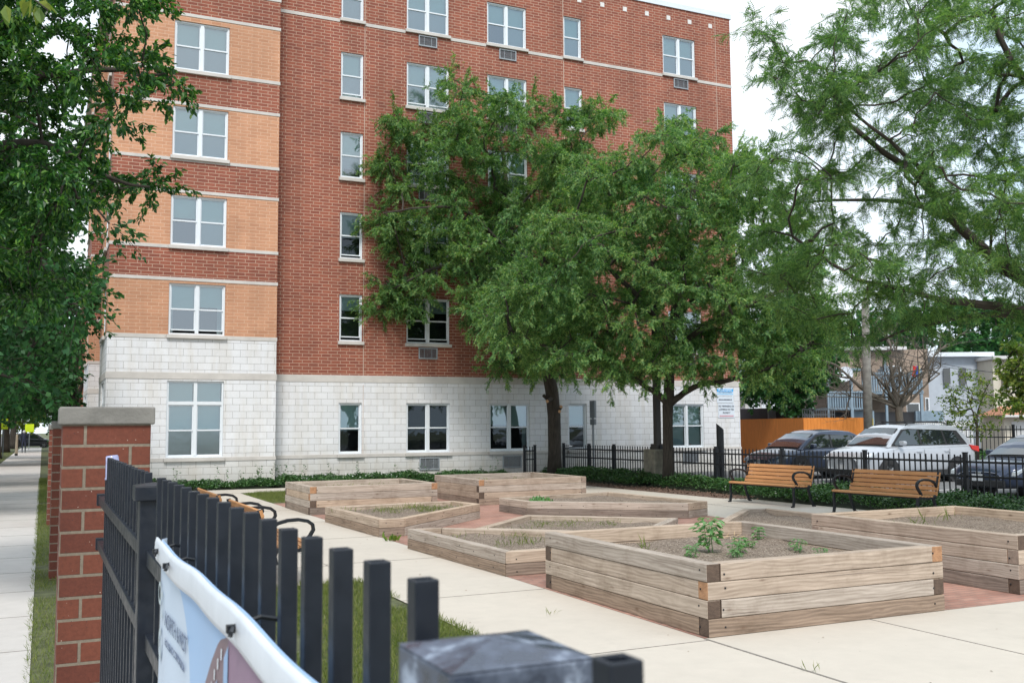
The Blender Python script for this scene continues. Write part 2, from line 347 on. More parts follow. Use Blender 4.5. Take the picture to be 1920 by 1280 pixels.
# ================================================================== THE SETTING
def sheet(name, pts, z, mat):
    mb = MB(); mb.face([(x, y, z) for x, y in pts]); return tag(mb.build(name, mat), kind='structure')
def rect(x0, y0, x1, y1): return [(x0, y0), (x1, y0), (x1, y1), (x0, y1)]
sheet('ground', rect(-600, -600, 700, 900), -.16, M['earth'])
def slab(name, x0, y0, x1, y1, z, h, mat):
    mb = MB(); mb.box(((x0+x1)/2, (y0+y1)/2, z-h/2), (x1-x0, y1-y0, h)); return tag(mb.build(name, mat), kind='structure')
sheet('road', rect(-13, -20, -4.6, 400), -.15, M['asphalt'])
sheet('crossing_road', rect(-60, 118, 60, 127), -.146, M['asphalt'])
slab('kerb', -4.6, -20, -4.42, 117, 0.0, .16, M['sidewalk'])
slab('parkway_lawn', -4.42, -20, -1.97, 116.5, -.01, .15, M['earth'])
slab('sidewalk', -1.97, -12, -.03, 117, 0.0, .155, M['sidewalk'])
slab('fence_lawn', -.03, -12, .62, 116, -.012, .14, M['earth'])
slab('garden_lawn', .62, -12, 16.9, 31.0, -.012, .14, M['earth'])
jm = MB()
for k in range(-3, 75): jm.box((-1., 1.6*k+.8, .0005), (1.94, .012, .003))
tag(jm.build('sidewalk_joint', M['joint']), kind='structure')
# garden walks (sheets a few mm over the lawn)
sheet('garden_path', [(.62, 11.0), (3.27, 11.0), (3.27, -12), (4.86, -12), (4.86, 27.6), (14.3, 27.6), (14.3, 29.3), (.62, 29.3)], 0.0, M['walk'])
sheet('front_path', rect(4.86, -12, 15.2, 6.75), 0.0, M['walk'])
sheet('brick_paving', rect(4.86, 6.75, 11.5, 23.3), 0.002, M['paver'])
sheet('east_path', [(11.5, 6.75), (15.0, 6.75), (15.0, 18.9), (14.5, 19.4), (14.3, 27.6), (8.5, 27.6), (8.5, 23.3), (11.5, 23.3)], 0.0, M['walk'])
sheet('mulch_bed', [(15.0, 6.75), (16.9, 6.75), (16.9, 30.9), (14.3, 30.9), (14.3, 27.6), (14.5, 19.4), (15.0, 18.9)], -.004, M['mulch'])
sheet('wall_bed', rect(.62, 29.3, 14.3, 31), -.006, M['mulch'])
jm = MB()
def joint(x0, y0, x1, y1, w_=.009):
    d = Vector((x1-x0, y1-y0, 0)); L = d.length; jm.box(((x0+x1)/2, (y0+y1)/2, .0015), (L, w_, .003), rot=math.atan2(d.y, d.x))
for y in (9.55, 6.68, 3.8, 12.5, 15.4, 18.3, 21.2, 24.1, 27.6): joint(3.27, y, 4.86, y)
for y in (12.4, 15.4, 18.4, 21.4, 24.4): joint(.62, y, 3.27, y)
joint(4.86, -6, 4.86, 6.74, .022); joint(3.27, 11, 3.27, 27.6)
for x in (6.62, 8.6, 10.6, 12.6): joint(x, -2, x, 6.74)
joint(4.86, 4.1, 15, 4.1)
for y in (9, 12, 15, 18): joint(11.6, y, 15, y)
joint(13.2, 6.8, 13.2, 22)
tag(jm.build('path_joint', M['joint']), kind='structure')
slab('parking_lot', 16.9, -30, 60, 30.9, -.002, .14, M['lot'])
slab('back_alley', 24.4, 30.9, 60, 60, -.004, .14, M['lot'])
mb = MB()
for y in (16.1, 18.85, 21.6, 24.35, 27.1): mb.box((20.7, y, .001), (5.2, .1, .004))
tag(mb.build('stall_marking', simple('white_lot_paint', (.6, .6, .6), .8, var=.2)), kind='structure')
# ================================================================== THE APARTMENT BUILDING
WY, BY, WX, BX = 31.0, 30.28, 2.3, 1.58
bld = empty('apartment_building', (13, 40, 0), label='six-storey red brick apartment building with orange brick bays and a white stone base', cat='building')
parts = {}
def zoneMB(k):
    if k not in parts: parts[k] = MB()
    return parts[k]
def facade(org, ud, u0_, u1_, zones, holes, depth=.12):
    """org at u=0; ud unit dir of u (outward normal is ud rotated -90deg about z); zones [(z0,z1,key)]; holes [(u0,u1,z0,z1)]"""
    us = sorted({u0_, u1_} | {h[0] for h in holes} | {h[1] for h in holes}); zs = sorted({z for a in zones for z in a[:2]} | {h[2] for h in holes} | {h[3] for h in holes})
    nrm = (ud[1], -ud[0])
    def pt(u, z, d=0): return (org[0]+ud[0]*u-nrm[0]*d, org[1]+ud[1]*u-nrm[1]*d, z)
    def key(z):
        for a, b, k in zones:
            if a <= z < b: return (k, a, round(org[0]/4), round(org[1]/4))
    for i in range(len(us)-1):
        for j in range(len(zs)-1):
            uc, zc = (us[i]+us[i+1])/2, (zs[j]+zs[j+1])/2
            if any(h[0] < uc < h[1] and h[2] < zc < h[3] for h in holes): continue
            k = key(zc)
            if k: zoneMB(k).face([pt(us[i], zs[j]), pt(us[i+1], zs[j]), pt(us[i+1], zs[j+1]), pt(us[i], zs[j+1])])
    for a, b, c, d in holes:
        cuts = [c]+[z for z in zs if c < z < d]+[d]
        for z0, z1 in zip(cuts, cuts[1:]):
            k = key((z0+z1)/2)
            zoneMB(k).face([pt(a, z0), pt(a, z1), pt(a, z1, depth), pt(a, z0, depth)]); zoneMB(k).face([pt(b, z0), pt(b, z0, depth), pt(b, z1, depth), pt(b, z1)])
        zoneMB(key(d-.01)).face([pt(a, d), pt(b, d), pt(b, d, depth), pt(a, d, depth)])
        zoneMB(key(c+.01)).face([pt(a, c), pt(a, c, depth), pt(b, c, depth), pt(b, c)])
rngw = random.Random(5)
NW = {}
def window(org, ud, u0_, u1_, z0, z1, nc, transom=None, blind=(.5, 1.0), dark=False, opened=0., sill=True):
    nrm = (ud[1], -ud[0]); an = math.atan2(ud[1], ud[0])
    cx = org[0]+ud[0]*(u0_+u1_)/2; cy = org[1]+ud[1]*(u0_+u1_)/2
    wdt = u1_-u0_; fr = MB(); pane = MB(); scr = MB(); bl = MB(); H = z1-z0
    # local: x along u, y inwards
    def bx(mb, x0, x1, za, zb, y0, y1): mb.box(((x0+x1)/2, (y0+y1)/2, (za+zb)/2), (x1-x0, y1-y0, zb-za))
    t = .05; X0, X1 = -wdt/2+.004, wdt/2-.004; Y0, Y1 = .045, .13
    bx(fr, X0, X0+t, .004, H-.004, Y0, Y1); bx(fr, X1-t, X1, .004, H-.004, Y0, Y1)
    bx(fr, X0+t, X1-t, .004, t, Y0+.002, Y1); bx(fr, X0+t, X1-t, H-t, H-.004, Y0+.002, Y1)
    cells = []; xs = [X0+t, X1-t] if nc == 1 else [X0+t, -.05, .05, X1-t]
    if nc == 2: bx(fr, -.05, .05, t, H-t, Y0-.004, Y1)
    top = H-t
    if transom:
        bx(fr, X0+t, X1-t, transom-.05, transom+.05, Y0-.002, Y1-.002); top = transom-.05
    mid = t+(top-t)*.5
    for c in range(nc):
        a, b = (xs[0], xs[1]) if c == 0 else (xs[2], xs[3])
        s_ = .028
        if transom: pane.face([(a, .1, transom+.05), (b, .1, transom+.05), (b, .1, H-t), (a, .1, H-t)])
        # upper sash in front, lower sash behind; the open lower sash slides up
        op = opened*(top-t)*.5
        bx(fr, a, b, mid-.02, mid+.022, .075, .118)
        bx(fr, a, a+s_, mid+.022, top, .08, .11); bx(fr, b-s_, b, mid+.022, top, .08, .11); bx(fr, a+s_, b-s_, top-s_, top, .082, .11)
        bx(fr, a, a+s_, t+op, mid-.02, .1, .126); bx(fr, b-s_, b, t+op, mid-.02, .1, .126); bx(fr, a+s_, b-s_, t+op, t+op+.034, .102, .126)
        pane.face([(a+s_, .098, mid+.022), (b-s_, .098, mid+.022), (b-s_, .098, top-s_), (a+s_, .098, top-s_)])
        scr.face([(a+s_, .112, t+op+.034), (b-s_, .112, t+op+.034), (b-s_, .112, mid-.02), (a+s_, .112, mid-.02)])
        f = blind[c % len(blind)]
        if f < .9 and rngw.random() < .55 and not dark:
            cw_ = rngw.uniform(.06, .16); bx(bl, a+.01, a+.01+cw_, t+.01, H-t, .21, .225) if c == 0 else bx(bl, b-.01-cw_, b-.01, t+.01, H-t, .21, .225)
        f = max(0, min(1, f+rngw.uniform(-.05, .05))) if 0 < f < .9 else f
        if f > 0: bx(bl, a+.01, b-.01, max(t+.01, H-t-(H-2*t)*f), H-t, .19, .2)
    loc = (cx, cy, z0)
    fo = fr.build('window', M['white_frame'], bld); 
    fo.location = (cx-bld.location[0], cy-bld.location[1], z0); fo.rotation_euler = (0, 0, an)
    pane.build('pane', M['glass_dark'] if dark else M['glass'], fo); scr.build('screened_pane', M['glass_dark'] if dark or (z0 < 1.5 and org[1] > BY+.1) else M['glass_screen'], fo)
    if bl.v: bl.build('blind', M['blind'], fo)
    if sill:
        sm = MB(); sm.box((0, -.01, -.055), (wdt+.1, .14, .105)); sm.build('sill', M['band'], fo, bevel=.006)
    return fo
def grille(org, ud, uc, z0, z1, wd=.66):
    nrm = (ud[1], -ud[0]); mb = MB(); an = math.atan2(ud[1], ud[0]); H = z1-z0
    for x0, x1, a, b in ((-wd/2, -wd/2+.035, 0, H), (wd/2-.035, wd/2, 0, H), (-wd/2+.035, wd/2-.035, 0, .035), (-wd/2+.035, wd/2-.035, H-.035, H)): mb.box(((x0+x1)/2, -.01, (a+b)/2), (x1-x0, .06, b-a), m=1)
    n = 9
    for i in range(n): mb.box((0, .0, .04+(H-.08)*(i+.5)/n), (wd-.07, .03, (H-.08)/n*.55))
    mb.box((0, .018, H/2), (wd-.07, .004, H-.07), m=2)
    for x in (-wd*.2, wd*.2): mb.box((x, -.018, H/2), (.012, .012, H-.07), m=1)
    o = mb.build('air_vent_grille', [M['ac'], M['ac_frame'], M['dark_room']], bld)
    o.location = (org[0]+ud[0]*uc-bld.location[0], org[1]+ud[1]*uc-bld.location[1], z0); o.rotation_euler = (0, 0, an)
rows = [(.9, 2.52), (4.49, 6.0), (7.16, 8.68), (9.81, 11.33), (12.48, 14.0), (15.13, 16.64)]
cols = {'A': (8.49, 9.25, 1), 'B': (10.75, 12.28, 2), 'C': (13.72, 15.25, 2), 'D': (16.76, 17.5, 1), 'E': (21.06, 22.56, 2)}
holes = [(c[0], c[1], z0, z1) for c in cols.values() for z0, z1 in rows]
TOP = 17.78
facade((0, WY), (1, 0), 6.3, 24.25, [(-.1, 3.17, 'stone_base'), (3.17, 3.4, 'band_course'), (3.4, TOP, 'red_brick_wall')], holes)
bl_tab = {'A': [(.52,), (.28,), (.5,), (.75,), (1.,), (1.,)], 'B': [(0, 0), (.28, .3), (.5, .4), (.5, .5), (.98, .98), (1, 1)], 'C': [(.48, .5), (.3, .3), (.5, .5), (1, .5), (.5, .5), (.5, .98)],
          'D': [(.5,), (.5,), (.5,), (1.,), (.5,), (.98,)], 'E': [(1, 1), (.5, .5), (.5, .5), (.98, .98), (.98, 1), (1, .98)]}
op_tab = {('A', 1): .12, ('B', 1): .12, ('A', 4): .13, ('B', 4): .12, ('A', 2): .1, ('C', 1): .1}
for k, (u0_, u1_, nc) in cols.items():
    for i, (z0, z1) in enumerate(rows):
        window((0, WY), (1, 0), u0_, u1_, z0, z1, nc, blind=bl_tab[k][i], dark=(k == 'B' and i < 2) or (k == 'A' and i in (1, 2)) or (k == 'C' and i == 1), opened=op_tab.get((k, i), 0))
        if k in 'BCE':
            uc = {'B': 11.5, 'C': 14.5, 'E': 21.85}[k]
            if i == 0: grille((0, WY), (1, 0), uc+.05, .34, .745, .7)
            else: grille((0, WY), (1, 0), uc, z0-.51, z0-.14)
# projecting bays facing the garden and the street
bz = [(-.1, 3.17, 'stone_base'), (3.17, 3.37, 'band_course'), (3.37, 4.35, 'stone_base'), (4.35, 4.47, 'band_course'), (4.47, 6.05, 'orange_brick_wall'), (6.05, 6.15, 'band_course'), (6.15, 7.0, 'red_brick_wall'),
      (7.0, 7.1, 'band_course'), (7.1, 8.67, 'orange_brick_wall'), (8.67, 8.77, 'band_course'), (8.77, 9.62, 'red_brick_wall'), (9.62, 9.72, 'band_course'), (9.72, 11.32, 'orange_brick_wall'), (11.32, 11.42, 'band_course'), (11.42, 12.32, 'red_brick_wall'),
      (12.32, 12.43, 'band_course'), (12.43, 14.05, 'orange_brick_wall'), (14.05, 14.15, 'band_course'), (14.15, 14.97, 'red_brick_wall'), (14.97, 15.08, 'band_course'), (15.08, 16.7, 'orange_brick_wall'), (16.7, 16.8, 'band_course'), (16.8, TOP, 'red_brick_wall')]
brow = [(.9, 3.12), (4.47, 5.98), (7.1, 8.6), (9.78, 11.28), (12.4, 13.9), (15.06, 16.56)]
facade((0, BY), (1, 0), BX, 6.35, bz, [(3.22, 4.82, a, b) for a, b in brow])
bb = [(1., 1.), (.45, .4), (.45, .98), (.98, 1.), (.98, .98), (1, 1)]
for i, (a, b) in enumerate(brow): window((0, BY), (1, 0), 3.22, 4.82, a, b, 2, transom=1.58 if i == 0 else None, blind=bb[i], opened=.12 if i == 1 else 0)
def west(y0, y1, x):   # street side wall, u runs towards -y
    hs = [((y1-y0)/2-.75, (y1-y0)/2+.75, a, b) for a, b in brow]
    facade((x, y1), (0, -1), 0, y1-y0, bz, hs)
    for a, b in brow: window((x, y1), (0, -1), (y1-y0)/2-.75, (y1-y0)/2+.75, a, b, 2, transom=1.58 if a == .9 else None, blind=(.6, .6))
facade((6.35, BY), (0, 1), 0, .72, bz, [])
west(BY, 34.1, BX)
plainz = [(-.1, 3.17, 'stone_base'), (3.17, 3.4, 'band_course'), (3.4, TOP, 'red_brick_wall')]
facade((WX, 43), (0, -1), 0, 43-34.1, plainz, []); facade((WX, 34.1), (-1, 0), 0, WX-BX, bz, [])
facade((BX, 43), (1, 0), 0, WX-BX, bz, []); west(43, 47.6, BX); facade((WX, 62), (0, -1), 0, 62-47.6, plainz, []); facade((WX, 47.6), (-1, 0), 0, WX-BX, bz, [])
facade((24.25, WY), (0, 1), 0, 31, plainz, []); facade((24.25, 62), (-1, 0), 0, 24.25-WX, plainz, [])
for k, mb in parts.items():
    k = k[0]; mt = {'stone_base': 'stone', 'band_course': 'band', 'red_brick_wall': 'brick_red', 'orange_brick_wall': 'brick_orange'}[k]
    put(mb.build(k, M[mt]), bld)
# trim that stands proud
mb = MB()
def hb(x0, x1, z0, z1, y, d=.03): sc1((x0+x1)/2, y-d/2+.01, (z0+z1)/2, x1-x0, d+.02, z1-z0)
def sc1(x, y, z, a, b, c): m_ = MB(); m_.box((x, y, z), (a, b, c)); put(m_.build('string_course', M['band'], bevel=.004), bld)
us = [6.35]+[v for k in 'ABCDE' for v in (cols[k][0]-.052, cols[k][1]+.052)]+[24.27]
for a, b in zip(us[::2], us[1::2]):
    hb(a, b, 14.98, 15.09, WY, .015); hb(a, b, .79, .9, WY, .02)
hb(6.36, 24.27, 3.175, 3.395, WY, .012)
for z0, z1, k in bz:
    if k == 'band_course':
        segs = [(BX-.02, 6.37)] if (z1 in (3.37,) or z1 not in (4.47, 7.1, 9.72, 12.43, 15.08)) else [(BX-.02, 3.16), (4.88, 6.37)]
        for a, b in segs: hb(a, b, z0+.003, z1-.003, BY, .014)
        sc1(BX-.004, (BY+34.1)/2, (z0+z1)/2, .022, 34.1-BY, z1-z0-.006); sc1(BX-.004, 45.3, (z0+z1)/2, .022, 4.6, z1-z0-.006)
        sc1((BX+WX)/2, 43-.004, (z0+z1)/2, WX-BX, .022, z1-z0-.006)
hb(BX-.02, 3.16, .79, .9, BY, .02); hb(4.88, 6.37, .79, .9, BY, .02)
mb = MB()
for i in range(9):
    x = 17.43+.98*(i-2); mb.box((x, WY+.005, 17.35), (.17, .03, .17))
put(mb.build('cornice_block', simple('white_cornice_block', (.7, .68, .66), .8)), bld)
mb = MB()
for x in (9.29, 16.74, 23.54): mb.box((x, WY+.003, (3.4+TOP)/2), (.022, .016, TOP-3.4))
mb.box((9.29, WY+.003, 2), (.016, .012, 2.2)); put(mb.build('control_joint', simple('joint_sealant', (.5, .38, .31), .8)), bld)
mb = MB(); mb.box(((6.35+24.25)/2+.02, (WY+62)/2, TOP+.1), (24.25-6.35+.1, 62-WY+.08, .2)); mb.box(((BX+6.35)/2, (BY+60)/2, TOP+.1), (6.35-BX+.08, 60-BY+.08, .2))
put(mb.build('roof', M['coping']), bld)
mb = MB(); mb.box((13.3, 46.4, 8.8), (21.6, 29.6, 17.4)); mb.box((4.2, 32.6, 8.8), (4.0, 3.0, 17.3)); put(mb.build('interior', M['dark_room']), bld)
# signs on the right end of the wall
def text(body, size, x, y, z, mat, parent, name='lettering', rot=(math.pi/2, 0, 0), sx=1., bold=0.0):
    cu = bpy.data.curves.new(name, 'FONT'); cu.body = body; cu.size = size; cu.align_x = 'CENTER'; cu.align_y = 'CENTER'; cu.extrude = .0012; cu.offset = bold
    t = bpy.data.objects.new(name, cu); scene.collection.objects.link(t); bpy.context.view_layer.update()
    me = bpy.data.meshes.new_from_object(t.evaluated_get(bpy.context.evaluated_depsgraph_get())); bpy.data.objects.remove(t)
    me.materials.clear(); me.materials.append(mat); o = bpy.data.objects.new(name, me); scene.collection.objects.link(o)
    o.parent = parent; o.location = (x, y, z); o.rotation_euler = rot; o.scale = (sx, 1, 1); return o
M['sign_white'] = simple('sign_white', (.68, .74, .82), .5, var=.03); M['sign_blue'] = simple('sign_blue', (.03, .4, .85), .5, var=.05); M['sign_pale'] = simple('sign_pale_blue', (.35, .62, .88), .5, var=.05)
M['ink'] = simple('dark_ink', (.05, .06, .09), .6); M['sign_red'] = simple('sign_faded_red', (.6, .35, .4), .5)
sg = empty('camera_notice_sign', (23.56, WY-.01, 2.84), label='blue and white warning sign screwed to the white wall above the no trespassing sign', cat='sign')
mb = MB(); mb.box((0, 0, 0), (.78, .014, .54)); mb.build('sign_board', M['sign_white'], sg, bevel=.003)
mb = MB(); mb.box((0, -.009, .205), (.76, .005, .12)); mb.build('header_stripe', M['sign_blue'], sg); mb = MB(); mb.box((0, -.009, .07), (.76, .005, .055)); mb.build('middle_stripe', M['sign_pale'], sg)
text('WARNING', .13, 0, -.013, .205, M['sign_white'], sg, sx=1.05, bold=.002)
mb = MB()
for z, h_, ws in ((.122, .018, 9), (-.15, .05, 14), (-.02, .012, 10)):
    for k in range(ws): mb.box((-.31+.62*(k+.5)/ws, -.0085, z), (.62/ws*rngw.uniform(.5, .85), .003, h_))
mb.build('small_print', M['ink'], sg)
sg = empty('no_trespassing_sign', (23.6, WY-.01, 2.27), label='white NO TRESPASSING OR LOITERING ON THIS PROPERTY sign on the stone wall', cat='sign')
mb = MB(); mb.box((0, 0, 0), (.76, .014, .54)); mb.build('sign_board', M['sign_white'], sg, bevel=.003)
for i, s_ in enumerate(('NO TRESPASSING OR', 'LOITERING ON THIS', 'PROPERTY')): text(s_, .092, 0, -.0095, .17-.125*i, M['ink'], sg, sx=.8, bold=.0018)
mb = MB(); mb.box((0, -.009, -.2), (.66, .005, .06)); mb.build('bottom_stripe', M['sign_red'], sg)
# ================================================================== PILLARS AND FENCES
def pillar(y, label):
    p = empty('brick_pillar', (.285+(y > 6)*.025, y+.2, 0), label=label, cat='pillar', group='brick pillars along the sidewalk')
    mb = MB(); mb.box((0, 0, .86), (.396, .396, 1.75), off=(.0984, .146)); o = mb.build('shaft', M['pillar_brick'], p, bevel=.006)
    mb = MB(); mb.box((0, 0, 1.772), (.43, .43, .085)); mb.build('cap', M['cap_stone'], p, bevel=.007); return p
pillar(5.2, 'nearest brick pillar with a grey stone cap, at the end of the black fence'); pillar(12.8, 'second brick pillar, right behind the nearest one along the sidewalk'); pillar(20.0, 'third and farthest brick pillar along the sidewalk')
FX = .258
def square_tube(mb, x, y, s, z0, z1, wall=.003):
    """hollow square picket with an open top"""
    h = s/2; i = h-wall
    q = lambda r, z: [(x-r, y-r, z), (x+r, y-r, z), (x+r, y+r, z), (x-r, y+r, z)]
    a, b, c, d, e = q(h, z0), q(h, z1), q(i, z1), q(i, z1-.03), 0
    for k in range(4):
        j = (k+1) % 4; mb.face([a[k], a[j], b[j], b[k]]); mb.face([b[k], b[j], c[j], c[k]]); mb.face([c[k], c[j], d[j], d[k]])
    mb.face(d); mb.face(a[::-1])
nf = empty('metal_fence', (FX, 2.7, 0), label='black metal picket fence in the foreground with pyramid post caps', cat='fence')
def fence_post(y, cap='near_black', top=1.548, half=.034):
    mb = MB(); mb.box((FX, y, (top-.02)/2), (2*half, 2*half, top+.02)); o = put(mb.build('fence_post', M['near_black'], bevel=.003), nf)
    mb = MB(); h = half+.0125; z = top-.004
    mb.box((FX, y, z+.0), (2*h, 2*h, .036)); c = [(FX-h, y-h, z+.0181), (FX+h, y-h, z+.0181), (FX+h, y+h, z+.0181), (FX-h, y+h, z+.0181)]; a = (FX, y, z+.026)
    for k in range(4): mb.face([c[k], c[(k+1) % 4], a])
    q = mb.build('post_cap', M[cap], bevel=.0025); q.parent = o; return o
fence_post(.58, 'dusty'); fence_post(2.68); fence_post(-1.5)
py_ = [.43-.112*k for k in range(0, 4)]+[.706+.112*k for k in range(17)]+[2.82+.112*k for k in range(20)]
for y in py_:
    if y > 4.66: continue
    mb = MB(); square_tube(mb, FX, y, .019, .06, 1.588+rngw.uniform(-.0015, .0015)); put(mb.build('picket', M['near_black'], bevel=.0012), nf)
for a, b in ((-1.46, .545), (.615, 2.645), (2.715, 5.0)):
    for z in (1.385, 1.185, .16):
        mb = MB(); mb.box((FX, (a+b)/2, z), (.034, b-a, .038)); put(mb.build('rail', M['near_black'], bevel=.002), nf)
for z in (1.385, 1.185): mb = MB(); mb.box((FX, 4.985, z), (.046, .03, .055)); put(mb.build('rail_bracket', M['near_black'], bevel=.002), nf)
# plastic cup over the picket by the pillar
mb = MB(); cp = [(FX-.012, 4.86, 1.588-.1*(1-t)+.012) for t in (0, 1)]
n = 20; prof = [(.036, -.095), (.036, -.088), (.033, -.085), (.025, .0), (.021, .0035)]
for (r1, z1), (r2, z2) in zip(prof, prof[1:]):
    for k in range(n):
        a, b = 2*math.pi*k/n, 2*math.pi*(k+1)/n
        mb.face([(r1*math.cos(a), r1*math.sin(a), z1), (r1*math.cos(b), r1*math.sin(b), z1), (r2*math.cos(b), r2*math.sin(b), z2), (r2*math.cos(a), r2*math.sin(a), z2)])
mb.face([(.021*math.cos(2*math.pi*k/n), .021*math.sin(2*math.pi*k/n), .0035) for k in range(n)])
cupm = simple('cloudy_plastic', (.3, .32, .5), .2, var=.3, scale=40)
o = mb.build('plastic_cup', cupm, smooth=True, loc=(FX+.012, 4.56, 1.592)); o.rotation_euler = (0, R(-6), 0); tag(o, 'upturned cloudy plastic cup hanging on the fence beside the brick pillar', 'cup')
# vinyl banner tied to the fence
bn = empty('vinyl_banner', (.215, 1.3, 1.0), label='pale blue vinyl banner tied to the front of the black fence with zip ties', cat='banner')
def by(t): return 2.12-t*2.6
def bz_(t):  # scalloped top edge, pulled up at the ties
    y = by(t); s_ = 0
    return 1.487+.003*math.sin(y*6)-.004*(math.sin((2.03-y)/.42*math.pi)**2)
nx_, nz_ = 90, 26; V = []; rngb = random.Random(2)
def bx_(y, v):  # distance from fence: billow
    return FX-.037-.010*(1+math.sin(y*7+v*2.2))*(.1+.9*v)-.005*math.sin(y*23+v*5)*v*3/(1+v*3)
G = np.zeros((nx_+1, nz_+1, 3))
for i in range(nx_+1):
    t = i/nx_; y = by(t)
    for j in range(nz_+1):
        v = j/nz_; z = bz_(t)-v*.84; G[i, j] = (bx_(y, v)+(.012 if i == 0 else 0), y-.02*v*(1-t), z)
def bannermat():
    m = NT('banner_print'); uv = m.uv(); sx = m.n('ShaderNodeSeparateXYZ'); m.l(uv, sx.inputs[0]); u, v = sx.outputs[0], sx.outputs[1]  # u metres from far edge, v metres below top
    c = m.mix(m.math('MULTIPLY', v, 1.1), (.34, .5, .74), (.42, .6, .82))
    # pale text panel with a curved right edge
    edge = m.math('SUBTRACT', .49, m.math('MULTIPLY', .46, m.math('POWER', 2.718, m.math('MULTIPLY', v, -19.))))
    c = m.mix(m.math('LESS_THAN', u, edge), c, (.55, .64, .76))
    m.base(c); m.set(Roughness=.45); return m.mat
mb = MB(); L_ = 2.6
for i in range(nx_):
    for j in range(nz_):
        q = [G[i, j], G[i, j+1], G[i+1, j+1], G[i+1, j]]
        mb.face([tuple(a) for a in q], 0, [(i/nx_*L_, j/nz_*.84), (i/nx_*L_, (j+1)/nz_*.84), ((i+1)/nx_*L_, (j+1)/nz_*.84), ((i+1)/nx_*L_, j/nz_*.84)])
o = put(mb.build('printed_sheet', bannermat(), smooth=True), bn); so_ = o.modifiers.new('t', 'SOLIDIFY'); so_.thickness = .0012
M['vinyl'] = simple('white_vinyl_hem', (.72, .76, .82), .35, var=.05, scale=20)
# rolled white hem: puckered tube-like fold along the top edge in lengths between ties
ties = [2.06, 1.83, 1.22, .98-.14, .5]
mb = MB(); N_ = 160; ring = 10
pts = []
for i in range(N_+1):
    t = i/N_; y = by(t); d = min(abs(y-k) for k in (2.06, 1.86, 1.2, .86, .4)); pinch = .62+.38*min(1, d/.06)
    pts.append((y, bz_(t)-.02, pinch))
vb = len(mb.v)
for i, (y, z, p_) in enumerate(pts):
    for k in range(ring):
        a = 2*math.pi*k/ring; mb.v.append((bx_(y, .02)-.006-.0045*math.cos(a), y, z+.0235*math.sin(a)*(.92+.08*p_)))
for i in range(N_):
    for k in range(ring):
        k2 = (k+1) % ring; mb.f.append((vb+i*ring+k, vb+(i+1)*ring+k, vb+(i+1)*ring+k2, vb+i*ring+k2)); mb.m.append(0); mb.uv += [(0, 0)]*4
put(mb.build('hem', M['vinyl'], smooth=True), bn)
for i, y in enumerate((2.05, 1.87, 1.2, .86)):
    t = (2.12-y)/2.6; z = bz_(t)-.02; mb = MB()
    mb.tube([(FX+.012, y+.012, z+.004), (FX-.02, y+.004, z+.012), (FX-.052, y, z+.004), (FX-.056, y-.004, z-.006)], .0032, 6); mb.tube([(FX-.052, y, z+.004), (FX-.06, y-.03-.03*(i % 2), z+.003)], .0024, 6)
    mb.box((FX-.055, y, z+.002), (.009, .01, .009)); mb.tube([(FX+.012, y+.012, z+.004), (FX+.012, y-.03, z+.0)], .0032, 6); put(mb.build('zip_tie', M['black_metal']), bn)
# print: apartment block picture, letters, and two oval leaf marks
M['print_brick'] = simple('printed_brick', (.22, .15, .17), .5, var=.12, scale=6); M['print_mauve'] = simple('printed_mauve', (.27, .17, .25), .5, var=.1, scale=6); M['print_blue'] = simple('printed_window', (.3, .45, .68), .5)
M['print_green'] = simple('printed_pale_green', (.5, .58, .6), .5, var=.06); M['print_ink'] = simple('printed_grey_ink', (.13, .17, .26), .5)
def onb(y, v, e=.0016):
    t = (2.12-y)/2.6; return (bx_(y, v/.84)-e, y, bz_(t)-v)
def patch(name, pts, mat, e=.0016):
    mb = MB(); mb.face([onb(y, v, e) for y, v in pts]); return put(mb.build(name, M[mat]), bn)
def strip(name, tops, vb_, mat, e):
    mb = MB(); n = 24; y0, y1 = tops[0][0], tops[-1][0]
    def tv(y):
        for (a, va), (b, vb2) in zip(tops, tops[1:]):
            if b <= y <= a: return va+(vb2-va)*(a-y)/(a-b)
        return tops[-1][1]
    for i in range(n):
        ya, yb = y0+(y1-y0)*i/n, y0+(y1-y0)*(i+1)/n; m_ = 6
        for j in range(m_):
            fa = lambda y, jj: tv(y)+(vb_-tv(y))*jj/m_
            mb.face([onb(ya, fa(ya, j), e), onb(ya, fa(ya, j+1), e), onb(yb, fa(yb, j+1), e), onb(yb, fa(yb, j), e)])
    return put(mb.build(name, M[mat], smooth=True), bn)
strip('printed_facade', [(1.78, .5), (1.62, .25), (1.51, .147), (1.37, .06), (1.3, .045)], .84, 'print_brick', .0016)
strip('printed_facade', [(1.3, .045), (.2, .045)], .84, 'print_mauve', .0022)
mb = MB()
for i in range(8):
    y = 1.35+.024*i; v = .068+.015*i+.0012*i*i; mb.face([onb(y, v, .003), onb(y, v+.014, .003), onb(y-.008, v+.012, .003), onb(y-.008, v-.002, .003)])
put(mb.build('printed_cornice', M['vinyl']), bn)
for y, v, w_, h_ in ((1.4, .13, .03, .07), (1.325, .075, .03, .12), (1.5, .21, .03, .07), (1.2, .12, .04, .09), (1.05, .12, .04, .1)): patch('printed_window', [(y, v), (y, v+h_), (y-w_, v+h_*1.02), (y-w_, v-.02)], 'print_blue', .0034)
def btext(s_, y, v, size, mat, sx=1.):
    t_ = text(s_, size, 0, 0, 0, M[mat], None, 'lettering', sx=1.); me = t_.data
    for vt in me.vertices:
        yy = y-vt.co.x*sx; vv = v-vt.co.y; p = onb(yy, vv, .0028); vt.co = (p[0]-vt.co.z*.2, p[1], p[2])
    t_.location = (0, 0, 0); t_.rotation_euler = (0, 0, 0); put(t_, bn)
btext('NORTH & WEST', 1.81, .125, .038, 'print_ink', 1.); btext('HOUSING CORPORATION', 1.81, .162, .0185, 'print_ink', 1.1)
